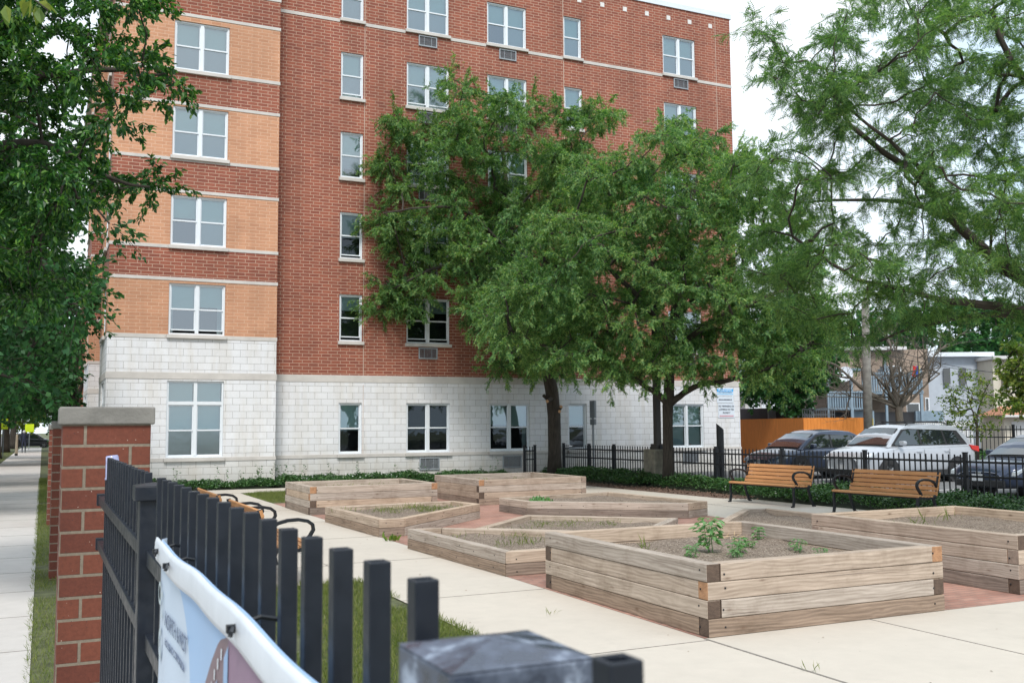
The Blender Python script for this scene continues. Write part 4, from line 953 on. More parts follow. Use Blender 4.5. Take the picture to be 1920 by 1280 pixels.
# big broad-leaved tree on the parkway, trunk outside the frame on the left
T4 = [(-420, -160), (285, -60), (285, 20), (215, 40), (200, 60), (215, 95), (290, 118), (345, 155), (350, 178), (320, 180), (280, 170), (250, 215), (225, 225), (215, 260), (290, 310), (330, 340), (310, 355), (270, 370), (190, 370), (175, 400), (195, 425), (180, 445), (145, 450), (130, 490), (150, 505), (130, 545), (60, 560), (-100, 580), (-420, 560)]
C4 = clumps_in(T4, 10.0, 1.7, 260, .24, 5, cx=-100)
b4 = np.array([-3.4, 9.6, 0.])
tree('broadleaf_tree', 'large dark green broad-leaved tree reaching in at the upper left over the sidewalk', 'tree', b4,
     [((-3.4, 9.6, -.02), .3), ((-3.4, 9.6, 1.8), .24), ((-3.35, 9.6, 3), .23), ((-3.3, 9.6, 4), .2)],
     [[((-3.35, 9.6, 3.), .14), (tp(-250, 330, 10), .11), (tp(-60, 200, 10), .07), (tp(30, 155, 10), .05), (tp(110, 138, 10), .04), (tp(210, 133, 10), .028), (tp(300, 140, 10), .012)],
      [((-3.35, 9.6, 2.8), .13), (tp(-200, 400, 9.6), .1), (tp(-50, 300, 9.6), .06), (tp(80, 270, 9.6), .04), (tp(200, 330, 9.6), .02), (tp(280, 350, 9.6), .01)],
      [((-3.3, 9.6, 4.), .15), (tp(-200, 60, 10.4), .1), (tp(-20, -60, 10.4), .06), (tp(150, -60, 10.4), .03)],
      [((-3.35, 9.6, 2.8), .09), (tp(-150, 480, 10.4), .06), (tp(20, 450, 10.4), .04), (tp(130, 430, 10.4), .02)]],
     C4, .34, 310, .068, 'leaf', 'elm', twigs=8, rtip=.004, droop=.45, flat=.7)
# near sprig of large drooping leaves in the top left corner
root = empty('leafy_twig', (-.9, 3.0, 0), label='close blurred twig of long drooping yellow-green leaves in the top left corner', cat='twig')
mb = MB(); tw = [P(-160, -90, 3.2), P(-40, -30, 3.1), P(50, -12, 3.05), P(90, 20, 3.0)]; mb.tube(tw, [.006, .004, .003, .002], 6); put(mb.build('stem', M['bark'], smooth=True), root)
pp = []; dd = []
for x, y, dx, dy in ((12, 14, -.1, 1), (10, 10, .3, 1), (56, -4, 0, 1), (66, 10, .1, 1), (74, 14, .2, 1), (84, 8, .9, .6), (72, 4, .8, .5), (48, -8, -.3, 1), (-30, -20, -.2, 1), (-80, -40, .1, 1), (60, 0, -.5, .7)):
    pp.append(P(x, y, 3.05)); dd.append(rt*dx-upv*dy+fw*rg.uniform(-.3, .3))
sc_ = scatter('leaves', np.array(pp), np.array(dd), .062, 'leaf', M['yellowgreen'], upj=1.2); put(sc_, root)
# street trees along the parkway
def street_tree(label, x, y, zc, rad, hgt, seed, n=110, leaf='elm_far', lf=.16, nfr=130, tr=.17, zlo=2.3):
    rr = np.random.default_rng(seed); C = []
    while len(C) < n:
        v = rr.normal(0, 1, 3); v /= np.linalg.norm(v); k = rr.uniform(.45, 1)**.6; p = np.array([x, y, zc])+v*k*np.array([rad, rad, hgt])*(1+.18*math.sin(v[0]*5+seed)+.12*math.sin(v[2]*7+v[1]*4))
        if p[2] > zlo: C.append(p)
    C = np.array(C)
    lim = [[((x, y, 2.6), tr*.7), ((x+rad*.3*math.cos(a), y+rad*.3*math.sin(a), zc-.2*hgt), tr*.45), ((x+rad*.6*math.cos(a), y+rad*.6*math.sin(a), zc+.3*hgt), tr*.2)] for a in (0.4, 1.9, 3.3, 4.9)]
    return tree('street_tree', label, 'tree', (x, y, 0), [((x, y, -.02), tr*1.35), ((x, y, .5), tr), ((x, y, 2), tr*.92), ((x, y, 3), tr*.8)], lim, C, rad*.24, nfr, lf, 'leaf_far', leaf, group='street trees along the sidewalk', twigs=7, rtip=.02, flat=.9)
for i, (x, y, zc, rad, hg, lab) in enumerate(((-2.9, 24, 5.6, 4.1, 3.3, 'dense street tree nearest the camera beyond the overhanging branches, on the parkway'), (-2.9, 36, 5.6, 4.7, 3.4, 'street tree on the parkway, second in line with low dark foliage'), (-2.75, 56, 5.8, 4.4, 3.3, 'street tree whose dark trunk stands at the left edge of the sidewalk'),
        (-2.6, 70, 6.2, 4.6, 3.6, 'street tree with the thick dark trunk visible beside the sidewalk'), (-2.7, 92, 6.5, 5, 4, 'street tree far down the sidewalk near the walking person'), (-2.6, 110, 6.5, 5, 4.2, 'last street tree by the crossing road'))):
    street_tree(lab, x, y, zc, rad, hg, 30+i, n=190 if i < 3 else 90, lf=.17 if i < 2 else .26, nfr=150 if i < 2 else 100, tr=.17 if i < 2 else .3, zlo=2.5)
street_tree('tree with feathery foliage growing right of the sidewalk in front of the farther brick wing', 1.6, 66, 7, 3.4, 5.2, 50, n=90, lf=.26, nfr=90, tr=.2, zlo=2.2)
street_tree('tree standing right of the sidewalk at the end of the block, low over the path', 2.0, 96, 6, 5, 4.2, 51, n=90, lf=.3, nfr=90, tr=.2, zlo=2.6)
street_tree('bright yellow-green small tree at the end of the block', -1.9, 116, 3.2, 2.6, 2.0, 52, n=40, lf=.3, nfr=70, tr=.1, leaf='yellowgreen', zlo=1.8)
for i, (x, y) in enumerate(((-14, 60), (-15, 85), (-9, 132), (4, 134), (14, 136), (-22, 110), (-16, 40))):
    street_tree(['tree across the street beyond the parked cars, middle one', 'tree across the street, farther along', 'tree beyond the crossing road, left of the sidewalk line', 'tree beyond the crossing road, straight ahead of the sidewalk', 'tree beyond the crossing road, right of the sidewalk line', 'tree far across the street at the left edge', 'tree across the street nearest the camera'][i], x, y, 6, 5.5, 4.5, 60+i, n=70, lf=.36, nfr=80, tr=.3, zlo=1.8)
# trees behind the parking lot
def px_tree(name, label, poly, D, T, n, sp, r, nf, L, leaf, trunk_px, base_r, seed, kind='leaf_far', bark='bark', rtip=.015, twigs=7):
    C = clumps_in(poly, D, T, n, sp, seed); b = P(trunk_px[0], trunk_px[1], D); b[2] = 0; top = P(trunk_px[0], trunk_px[2], D)
    c = C.mean(axis=0); mid = (top+c)/2
    return tree(name, label, 'tree', tuple(b), [(tuple(b), base_r*1.3), (tuple(b*.5+top*.5), base_r), (tuple(top), base_r*.8)], [[(tuple(top), base_r*.7), (tuple(mid), base_r*.45), (tuple(c), base_r*.25)], [(tuple(top), base_r*.6), (tuple(mid+np.array([.6, .3, .2])), base_r*.4), (tuple(c+np.array([.8, -.2, .8])), base_r*.15)]], C, r, nf, L, kind, leaf, bark, twigs=twigs, rtip=rtip)
px_tree('young_tree', 'young tree with thin yellowish-green leaves behind the rear of the silver car', [(1825, 690), (1850, 710), (1870, 740), (1880, 775), (1870, 800), (1840, 820), (1800, 815), (1770, 790), (1755, 765), (1770, 735), (1795, 700)], 33, .8, 60, .22, .3, 34, .1, 'yellowgreen', (1832, 870, 800), .06, 71, rtip=.006)
px_tree('backyard_tree', 'dark bushy tree growing over the white garage behind the building corner', [(1400, 690), (1560, 640), (1570, 700), (1530, 745), (1510, 775), (1470, 765), (1440, 745), (1400, 760)], 44, 2, 90, .4, .55, 120, .2, 'elm_far', (1470, 800, 760), .12, 72)
px_tree('backyard_tree', 'tree with bright leaves entering at the right edge above the far garage', [(1880, 660), (1925, 640), (1990, 640), (2000, 780), (1940, 790), (1905, 765), (1885, 715)], 30, 1.2, 70, .3, .42, 90, .14, 'yellowgreen', (1985, 870, 800), .1, 73)
px_tree('backyard_tree', 'mass of green treetops rising behind the houses on the right', [(1560, 600), (1700, 580), (1830, 570), (2100, 560), (2100, 680), (1860, 670), (1760, 655), (1600, 660)], 70, 4, 110, 1.0, 1.4, 110, .45, 'elm_far', (1850, 830, 720), .3, 74)
px_tree('backyard_tree', 'treetop showing between the brick building and the brick house', [(1395, 600), (1500, 590), (1580, 600), (1570, 680), (1395, 700)], 62, 3, 60, .9, 1.1, 110, .4, 'elm_far', (1440, 830, 720), .25, 75)
# dead tree
def dead_tree():
    D = 41; b = P(1690, 850, D); b[2] = 0; root = empty('bare_tree', tuple(b), label='bare dead tree with many grey twigs in front of the blue porch', cat='tree')
    mb = MB(); mb.tube([tuple(b), P(1688, 800, D), P(1685, 770, D), P(1684, 755, D)], [.17, .15, .15, .13], 12); put(mb.build('trunk', M['bark_dry'], smooth=True), root)
    mb = MB(); rr = random.Random(4)
    def br(a, d, L, r_, dep):
        a = Vector(a); d = d.normalized(); pts = [a]; k = 4
        for i in range(k): d = (d+Vector((rr.gauss(0, .13), rr.gauss(0, .13), rr.gauss(0, .1)+.05))).normalized(); pts.append(pts[-1]+d*L/k)
        mb.tube(pts, [r_*(1-.17*i) for i in range(k+1)], 6 if r_ > .03 else 4, cap=False)
        if dep:
            for i in range(5 if dep > 1 else 4):
                p = pts[rr.randint(1, k)]; nd = (d+Vector((rr.gauss(0, .8), rr.gauss(0, .8), rr.gauss(0, .5)))).normalized(); br(p, nd, L*rr.uniform(.4, .7), r_*.45, dep-1)
    R_ = Vector(rt); U = Vector((0, 0, 1)); W_ = Vector(fw)
    t = P(1685, 765, D)
    for dx, dz, dy, L, r_ in ((-1, .55, .1, 3.0, .11), (-.1, 1, .1, 2.6, .12), (.55, .9, -.2, 2.6, .1), (.9, .5, .2, 2.2, .08), (-.6, .9, -.3, 2.2, .08), (.1, .7, .9, 2, .08), (-1, .25, -.2, 2.2, .06), (.3, .8, -.9, 2, .07), (.15, .95, .2, 1.3, .08)): br(t, R_*dx+U*dz+W_*dy, L, r_, 3)
    put(mb.build('bare_limbs', M['bark_dry']), root)
dead_tree()
# ground cover along the far fence and the wall
def cover(name, label, boxes, n, hmax, seed, leaf='cover', L=.055):
    rr = np.random.default_rng(seed); root = empty(name, (boxes[0][0], boxes[0][1], 0)); tag(root, label, 'plants', kind='stuff'); A = [abs((b[2]-b[0])*(b[3]-b[1])) for b in boxes]; pos = []
    mb = MB()
    from mathutils import noise
    for b, a in zip(boxes, A):
        k = int(n*a/sum(A)); x = rr.uniform(b[0], b[2], k); y = rr.uniform(b[1], b[3], k)
        h = np.array([hmax*(.62+.5*noise.noise(Vector((xx*1.3, yy*1.3, 1)))+.25*noise.noise(Vector((xx*4, yy*4, 5)))) for xx, yy in zip(x, y)])
        ex = np.minimum(np.minimum(x-b[0], b[2]-x), np.minimum(y-b[1], b[3]-y)); h *= np.clip(.35+ex/.25, 0, 1); z = h*rr.uniform(.35, 1.08, k)**.6; pos.append(np.stack([x, y, z], 1))
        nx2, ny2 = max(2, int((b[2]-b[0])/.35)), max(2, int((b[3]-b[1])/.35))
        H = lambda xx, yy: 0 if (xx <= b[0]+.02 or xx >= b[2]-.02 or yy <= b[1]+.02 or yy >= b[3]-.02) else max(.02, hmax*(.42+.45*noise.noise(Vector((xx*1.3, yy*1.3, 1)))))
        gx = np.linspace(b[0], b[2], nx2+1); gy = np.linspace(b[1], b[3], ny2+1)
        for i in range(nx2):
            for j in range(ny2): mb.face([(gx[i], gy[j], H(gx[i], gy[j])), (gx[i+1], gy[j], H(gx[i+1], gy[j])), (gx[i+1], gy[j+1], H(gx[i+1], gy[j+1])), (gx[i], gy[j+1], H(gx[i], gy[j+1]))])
    tag(put(mb.build('dark_core', M['core'], smooth=True), root), kind='stuff')
    pos = np.concatenate(pos); d = rr.normal(0, 1, pos.shape); d[:, 2] = np.abs(d[:, 2])*.6
    tag(put(scatter('leaves', pos, d, L*rr.uniform(.7, 1.3, len(pos)), 'leaf_far', M[leaf], upj=.6), root), kind='stuff'); return root
cover('ground_cover', 'low dark green ivy hedge running along the far fence behind the benches', [(14.95, 5.5, 16.85, 19.2), (15.55, 19.2, 16.9, 24.5), (15.3, 24.5, 16.9, 30.6)], 90000, .46, 3)
cover('ground_cover', 'strip of green ground cover at the foot of the white stone wall', [(1.9, 29.35, 6.3, 30.2), (6.3, 29.35, 14.2, 30.9)], 42000, .38, 4)
rr = random.Random(8); pos = []; dd = []
for k in range(26):
    x = rr.uniform(3.4, 14); y = rr.uniform(29.6, 30.1); h = rr.uniform(.3, .6)
    for i in range(16): pos.append((x+rr.gauss(0, .03), y+rr.gauss(0, .03), .15+h*i/16)); dd.append((rr.gauss(0, 1), rr.gauss(0, 1), .4))
tag(scatter('ground_cover_shoots', np.array(pos), np.array(dd), .07, 'leaf_far', M['cover']), 'upright leafy shoots sticking out of the ground cover along the wall', 'plants', kind='stuff')
pos = np.stack([rg.uniform(6.9, 10, 70), rg.uniform(29.5, 30.2, 70), rg.uniform(.22, .34, 70)], 1)
tag(scatter('white_flowers', pos, rg.normal(0, 1, (70, 3)), .045, 'leaf_far', simple('white_petal', (.8, .78, .8), .6), upj=1), 'tiny white flowers scattered in the ground cover by the wall', 'flowers', kind='stuff')
cover('ground_cover', 'dark clipped hedge under the tall far fence beyond the parked cars', [(28.6, 22.0, 33.5, 30.5)], 14000, .75, 6, L=.12)
# grass
def grass(label, x0, y0, x1, y1, n, h, seed):
    rr = np.random.default_rng(seed); pos = np.stack([rr.uniform(x0, x1, n), rr.uniform(y0, y1, n), np.full(n, -.012)], 1)
    from mathutils import noise
    k = np.array([noise.noise(Vector((p[0]*.9, p[1]*.9, seed))) for p in pos]); pos = pos[k > -.28-.2*rr.uniform(0, 1, n)]
    d = rr.normal(0, .45, pos.shape); d[:, 2] = 1; n_ = rr.normal(0, 1, pos.shape)
    tag(scatter('grass', pos, d, h*rr.uniform(.5, 1.25, len(pos)), 'blade', M['grass'], up=n_), label, 'grass', kind='stuff')
grass('green lawn seen between the foreground pickets', .64, 5.2, 3.3, 11.05, 60000, .07, 1)
grass('narrow grass verge between the public sidewalk and the fence', -.06, 5.5, .6, 40, 42000, .06, 2)
grass('small triangle of lawn behind the farthest timber planter', 4.84, 23.3, 8.6, 27.65, 26000, .075, 3)
grass('parkway grass under the street trees', -4.4, 20, -2, 90, 16000, .09, 4)
# weeds in the planters
def tufts(label, spots, n, h, seed, mat='grass', kind='blade', spread=.12):
    rr = np.random.default_rng(seed); pos = []; d = []
    for x, y, z in spots:
        k = n; a = rr.normal(0, spread, (k, 2)); pos.append(np.stack([x+a[:, 0], y+a[:, 1], np.full(k, z)], 1)); dv = rr.normal(0, .6, (k, 3)); dv[:, 2] = 1; d.append(dv)
    pos = np.concatenate(pos); d = np.concatenate(d); tag(scatter('weeds', pos, d, h*rr.uniform(.4, 1.2, len(pos)), kind, M[mat], up=rr.normal(0, 1, pos.shape)), label, 'weeds', kind='stuff')
rr = random.Random(3)
tufts('grassy weeds in the low five-sided planter on the left', [(rr.uniform(5.1, 6.9), rr.uniform(16.9, 17.9), .2) for _ in range(16)], 42, .12, 1)
tufts('grass tufts along the far rim of the diamond-shaped planter', [(rr.uniform(6.2, 8.0), rr.uniform(13.1, 13.9), .2) for _ in range(11)], 30, .1, 2)
tufts('sparse weeds in the low planter behind the nearest tall one', [(rr.uniform(5.1, 6.0), rr.uniform(11.4, 13), .2) for _ in range(9)], 22, .12, 3)
tufts('sparse weeds in the farthest left tall planter', [(rr.uniform(5.2, 7), rr.uniform(20.5, 21.6), .42) for _ in range(8)], 30, .12, 4)
tufts('small weeds in the back centre tall planter', [(9.6, 22, .42), (10.4, 21.9, .42), (9.2, 21.4, .42)], 26, .13, 5)
tufts('thin weed stalks in the right edge planter', [(9.3, 8.6, .47), (9.5, 8.75, .47), (10.3, 9.2, .47)], 12, .2, 6)
tufts('pale seedlings in the low five-sided planter with bare soil', [(9.0, 17.9, .2), (9.2, 18.2, .2)], 30, .13, 7, 'weed', 'leaf')
tufts('blades of grass growing out of the paving joints', [(4.25, 8.2, 0), (4.87, 5.5, 0)], 9, .09, 8, spread=.03)
tufts('little yellow-green weed at the foot of the left low planter', [(4.86, 14.6, 0), (4.9, 14.8, 0)], 12, .12, 9, 'yellowgreen', 'leaf', spread=.05)
def plant(label, x, y, z, h, n, L, seed, mat='weed', tiers=5, kind='leaf'):
    rr = np.random.default_rng(seed); root = empty('seedling', (x, y, z), label=label, cat='plant'); mb = MB(); pos = []; d = []; 
    for s in range(n):
        a = rr.uniform(0, 6.28); le = Vector((math.cos(a)*.16*h, math.sin(a)*.16*h, h*rr.uniform(.75, 1))) if n > 1 else Vector((.02, .0, h))
        st = Vector((rr.normal(0, .02), rr.normal(0, .02), -.02)); mb.tube([st, st+le*.5+Vector((rr.normal(0, .01), 0, 0)), st+le], [.005, .004, .002], 5)
        for k in range(tiers):
            t = .3+.7*k/(tiers-1); p = st+le*t
            for j in range(4 if k < tiers-1 else 6):
                b = rr.uniform(0, 6.28); o_ = Vector((math.cos(b), math.sin(b), .15))*L*rr.uniform(.35, .8); mb.tube([p, p+o_], [.0015, .001], 4, cap=False); pos.append(p+o_); d.append((math.cos(b), math.sin(b), -.25+rr.uniform(-.3, .4)))
    mb.build('stem', M['weed'], root); o = scatter('leaves', np.array([tuple(p) for p in pos]), np.array(d), L*rr.uniform(.6, 1.15, len(pos)), kind, M[mat], upj=.35); o.parent = root; return root
plant('leafy green seedling, the tallest plant in the nearest planter', 6.12, 8.35, .44, .36, 3, .095, 1, tiers=7)
for i, (x, y, h, L, lab) in enumerate(((5.75, 8.15, .14, .045, 'short bushy seedling left of the tallest plant in the nearest planter'), (6.15, 8.0, .17, .05, 'small seedling right under the tallest plant'), (6.3, 8.12, .17, .055, 'small bright seedling just right of the tallest plant'), (6.6, 8.35, .1, .05, 'thin pale seedling in the middle of the nearest planter'),
        (6.98, 8.05, .14, .045, 'thin stalk with small leaves in the right half of the nearest planter'), (7.25, 9.0, .16, .05, 'small stalk against the back board of the nearest planter'), (6.9, 7.6, .1, .04, 'lowest sprout near the front board of the nearest planter'))): plant(lab, x, y, .435, h, 3, L, 10+i, tiers=4)
tufts('wisps of grass at the left end of the nearest planter', [(5.5, 8.6, .43), (5.62, 8.75, .43)], 9, .2, 12, spread=.04)
pos = np.array([[6.95+rg.normal(0, .05), 9.05+rg.normal(0, .05), .47] for _ in range(22)]); tag(scatter('dry_straw', pos, rg.normal(0, 1, (22, 3))*[1, 1, .5]+[0, 0, .2], .1, 'blade', M['straw'], upj=1), 'little heap of dry straw by the back board of the nearest planter', 'straw', kind='stuff')
pos = np.array([[8.35+rg.normal(0, .045), 5.85+rg.normal(0, .03), .008] for _ in range(40)]); tag(scatter('dry_leaves', pos, rg.normal(0, 1, (40, 3))*[1, 1, .1], .045, 'leaf_far', M['straw'], upj=.3), 'small heap of dry brown leaves on the front path', 'leaves', kind='stuff')
n = 260; pos = np.stack([rg.uniform(3.4, 15, n), rg.uniform(3, 27, n), np.full(n, .006)], 1); ok = ~((pos[:, 0] > 4.7) & (pos[:, 0] < 11.6) & (pos[:, 1] > 6.5)); pos = pos[ok]
tag(scatter('litter_leaves', pos, rg.normal(0, 1, pos.shape)*[1, 1, .15], .022, 'leaf_far', simple('leaf_litter', (.2, .13, .07), .9, var=.4), upj=.3), 'tiny bits of dry leaf scattered over the pale paths', 'leaves', kind='stuff')
n = 700; pos = np.stack([rg.uniform(14.5, 15.7, n), rg.uniform(18.5, 27, n), np.full(n, .01)], 1); tag(scatter('mulch_chips', pos, rg.normal(0, 1, pos.shape)*[1, 1, .3], .06, 'leaf_far', simple('dark_bark_chips', (.16, .1, .07), .9, var=.5), upj=.6), 'wood chips and dead leaves on the mulch strip', 'mulch', kind='stuff')
# ================================================================== VEHICLES
def paint(name, col, metal=.4):
    m = NT(name); m.base(m.ramp(m.noise(m.pos(), 2, 3), [(.3, tuple(c*.93 for c in col)), (.7, col)])); m.set(Roughness=.32, Metallic=metal, Coat_Weight=.8, Coat_Roughness=.04); return m.mat
M['tyre'] = simple('tyre_rubber', (.018, .018, .019), .85); M['rim'] = simple('alloy_rim', (.4, .41, .42), .3, .8); M['trim'] = simple('black_trim', (.02, .02, .022), .5)
M['lamp_clear'] = simple('headlamp_lens', (.6, .65, .7), .1, .3); M['lamp_red'] = simple('tail_lamp_red', (.6, .03, .025), .2); M['plate'] = simple('licence_plate', (.55, .57, .6), .5)
M['chrome'] = simple('chrome', (.6, .62, .65), .15, .9)
def make_car(name, label, cat, pm, L=4.6, W=1.85, H=1.68, hood=1.0, belt=1.02, xa=1.35, xb=.62, xc=-1.65, xd=-2.12, rack=False, nose=.72, group=None):
    """nose points to +x; windscreen foot at xa, roof front xb, roof rear xc, rear glass foot xd (from the middle of the car)"""
    car = empty(name, (0, 0, 0), label=label, cat=cat, group=group); hw = W/2; fx, rx = L/2, -L/2
    # body: rings along x
    st = []   # x, z_low, half width, z_side(shoulder), z_top, crown width factor
    st.append((fx, .32, hw*.62, nose-.12, nose-.06, .8)); st.append((fx-.06, .24, hw*.8, nose-.04, nose+.02, .8)); st.append((fx-.25, .2, hw*.95, nose+.08, nose+.16, .82)); st.append((fx-.6, .2, hw, nose+.15, nose+.22, .84))
    st.append((xa+.35, .2, hw, hood-.1, hood-.0, .84)); st.append((xa, .2, hw, belt-.06, belt+.02, .86)); st.append((0, .2, hw, belt-.04, belt+.02, .86)); st.append((-1.2, .2, hw, belt, belt+.04, .86))
    st.append((xd+.1, .22, hw*.985, belt+.03, belt+.06, .84)); st.append((rx+.12, .3, hw*.93, belt+.0, belt+.04, .82)); st.append((rx, .42, hw*.82, belt-.18, belt-.1, .8))
    mb = MB(); n0 = 0; ring = []
    for x, zl, w_, zs, zt, cf in st:
        r = [(w_*.9, zl), (w_*.98, zl+.14), (w_, (zl+zs)/2), (w_*.985, zs-.05), (w_*.955, zs+.0), (w_*cf, zt-.01), (w_*.4, zt+.012), (0, zt+.016)]
        ring.append([(x, y, z) for y, z in r]+[(x, -y, z) for y, z in reversed(r[:-1])])
    K = len(ring[0])
    for r in ring: mb.v += r
    for i in range(len(ring)-1):
        for k in range(K-1): mb.f.append((i*K+k, i*K+k+1, (i+1)*K+k+1, (i+1)*K+k)); mb.m.append(0); mb.uv += [(0, 0)]*4
        mb.f.append((i*K+K-1, i*K, (i+1)*K, (i+1)*K+K-1)); mb.m.append(0); mb.uv += [(0, 0)]*4
    mb.f.append(tuple(range(K))); mb.f.append(tuple(reversed(range((len(ring)-1)*K, len(ring)*K)))); mb.m += [0, 0]; mb.uv += [(0, 0)]*(2*K)
    body = mb.build('body', pm, car, smooth=True); s_ = body.modifiers.new('s', 'SUBSURF'); s_.levels = 2; s_.render_levels = 2
    # greenhouse: side profile
    wb, wr = hw*.9, hw*.7; zr = H; zb = belt-.02
    def side(x, z): return wb+(wr-wb)*max(0, (z-zb)/(zr-zb))
    prof = [(xa+.02, zb), ((xa*.55+xb*.45), zb+(zr-zb)*.5), (xb+.06, zr-.1), (xb-.18, zr-.015), ((xb+xc)/2, zr+.012), (xc+.1, zr-.03), (xc-.05, zr-.09), ((xc+xd)/2-.06, zb+(zr-zb)*.5), (xd, zb)]
    mb = MB(); N = len(prof)
    rows_ = []
    for x, z in prof:
        w_ = side(x, z); rows_.append([(x, w_, z-.0), (x, w_*.93, z+.012), (x, w_*.5, z+.03*(z > zb+.2)+.01), (x, 0, z+.04*(z > zb+.2)+.01), (x, -w_*.5, z+.03*(z > zb+.2)+.01), (x, -w_*.93, z+.012), (x, -w_, z)])
    K = 7
    for r in rows_: mb.v += r
    for i in range(N-1):
        for k in range(K-1): mb.f.append((i*K+k, (i+1)*K+k, (i+1)*K+k+1, i*K+k+1)); mb.m.append(0); mb.uv += [(0, 0)]*4
    for k0, rv in ((0, False), (K-1, True)):
        # side skin between profile and belt
        for i in range(N-1):
            a, b = prof[i], prof[i+1]; sgn = 1 if k0 == 0 else -1
            pts = [(a[0], sgn*side(*a), a[1]), (b[0], sgn*side(*b), b[1]), (b[0], sgn*wb, zb), (a[0], sgn*wb, zb)]
            mb.face(pts if rv else list(reversed(pts)))
    gh = mb.build('cabin', pm, car, smooth=False, bevel=.012)
    # windscreen and rear glass
    def pan(name, xs1, z1, xs2, z2, k=.86, e=.012, mat='car_glass'):
        w1, w2 = side(xs1, z1)*k, side(xs2, z2)*k; d = Vector((xs2-xs1, 0, z2-z1)).normalized(); n_ = Vector((d.z, 0, -d.x)); n_ = n_ if (n_.x > 0) == (xs1 > 0) else -n_
        mb = MB(); nseg = 8
        for i in range(nseg):
            def c(u, x, z, w_): b_ = .035*(1-u*u); return (x+n_.x*(e+b_), u*w_, z+n_.z*(e+b_*.5)+.012)
            u1, u2 = -1+2*i/nseg, -1+2*(i+1)/nseg; mb.face([c(u1, xs1, z1, w1), c(u2, xs1, z1, w1), c(u2, xs2, z2, w2), c(u1, xs2, z2, w2)])
        return mb.build(name, M[mat], car, smooth=True)
    hgt = zr-zb
    x_at = lambda t: xa+.02+(xb+.06-xa-.02)*t
    M_in = 'trim'
    pan('windscreen_frame', x_at(.03), zb+.02, x_at(.97), zr-.085, .95, .004, 'trim'); ws = pan('windscreen', x_at(.07), zb+.05, x_at(.93), zr-.11, .9, .016, 'car_window')
    pan('rear_window', xd-.02, zb+.1, xc-.03, zr-.16, .82, .02, 'car_window')
    def swin(name, pts, e=.008, mat='car_window'):
        for sgn in (1, -1):
            mb = MB(); q = [(x, sgn*(side(x, z)+e), z) for x, z in pts]; mb.face(q if sgn < 0 else list(reversed(q))); mb.build(name, M[mat], car)
    z0, z1 = zb+.06, zr-.13
    fxl = lambda z: x_at((z-zb)/(zr-.1-zb)); rxl = lambda z: xd+(xc-.05-xd)*((z-zb)/(zr-.09-zb))
    swin('window_frame', [(fxl(z0-.03)-.12, z0-.03), (rxl(z0)+.16, z0-.01), (rxl(z1)+.12, z1-.02), (xb-.25, z1+.045), (fxl(z1)-.08, z1+.02)], .004, 'trim')
    swin('side_window', [(fxl(z0)-.2, z0), (.02, z0), (.02, z1+.01), (xb-.25, z1+.015), (fxl(z1)-.15, z1-.02)])
    swin('side_window', [(-.06, z0), (-1.0, z0+.01), (-.95, z1), (-.06, z1+.01)])
    if xd < -1.9: swin('quarter_window', [(-1.08, z0+.01), (rxl(z0)+.42, z0+.03), (rxl(z1)+.3, z1-.05), (-1.02, z1)])
    # sills and wheel arches, wheels
    wx = (fx-.92, rx+.95)
    for x in wx:
        for sgn in (1, -1):
            mb = MB(); n = 20; r_ = .41
            for k in range(n+1):
                pass
            mb.prism([(x+r_*math.cos(math.pi*2*k/n), .34+r_*math.sin(math.pi*2*k/n)) for k in range(n)], sgn*(hw*.6), sgn*(hw+.006)); mb.build('wheel_arch', M['trim'], car)
            wh = MB(); pr = [(.2, -.11), (.31, -.11), (.34, -.08), (.345, 0), (.34, .08), (.31, .11), (.2, .11)]; m_ = 28
            for (r1, y1), (r2, y2) in zip(pr, pr[1:]):
                for k in range(m_):
                    a, b = 2*math.pi*k/m_, 2*math.pi*(k+1)/m_; wh.face([(r1*math.cos(a), y1, r1*math.sin(a)), (r1*math.cos(b), y1, r1*math.sin(b)), (r2*math.cos(b), y2, r2*math.sin(b)), (r2*math.cos(a), y2, r2*math.sin(a))])
            w_ = wh.build('wheel', M['tyre'], car, smooth=True, loc=(x, sgn*(hw-.09), .345)); rm = MB()
            rm.prism([(.225*math.cos(2*math.pi*k/24), .225*math.sin(2*math.pi*k/24)) for k in range(24)], sgn*.07, sgn*.085, 1)
            for k in range(5):
                a = 2*math.pi*k/5; c_, s__ = math.cos(a), math.sin(a)
                rm.face([(-.03*s__+.03*c_, sgn*.1, .03*c_+.03*s__), (.03*s__+.03*c_, sgn*.1, -.03*c_+.03*s__), (.035*s__+.215*c_, sgn*.095, -.035*c_+.215*s__), (-.035*s__+.215*c_, sgn*.095, .035*c_+.215*s__)])
            rm.build('rim', [M['rim'], M['trim']], w_)
    for sgn in (1, -1):
        mb = MB(); mb.box((0, sgn*(hw+.002), .3), (wx[0]-wx[1]-.9, .03, .14)); mb.build('sill', M['trim'], car)
        mb = MB(); mb.box((0, 0, 0), (.14, .2, .13)); o = mb.build('wing_mirror', pm, car, bevel=.04, loc=(xa-.42, sgn*(hw+.1), belt+.1)); mb = MB(); mb.box((0, 0, 0), (.07, .12, .04)); mb.build('mirror_foot', M['trim'], o, loc=(0, -sgn*.1, -.08))
        mb = MB(); mb.prism([(fx-.14, nose-.03), (fx-.5, nose+.1), (fx-.46, nose+.02), (fx-.12, nose-.12)], sgn*(hw*.62), sgn*(hw*.97)); mb.build('headlight', M['lamp_clear'], car, bevel=.01)
        mb = MB(); mb.prism([(rx+.0, belt-.03), (rx+.38, belt+.02), (rx+.3, belt-.12), (rx-.0, belt-.2)], sgn*(hw*.72), sgn*(hw*.985)); mb.build('tail_light', M['lamp_red'], car, bevel=.01)
        for x in (.18, -.95): mb = MB(); mb.box((x, sgn*(hw+.012), belt-.16), (.2, .025, .03)); mb.build('door_handle', pm, car, bevel=.008)
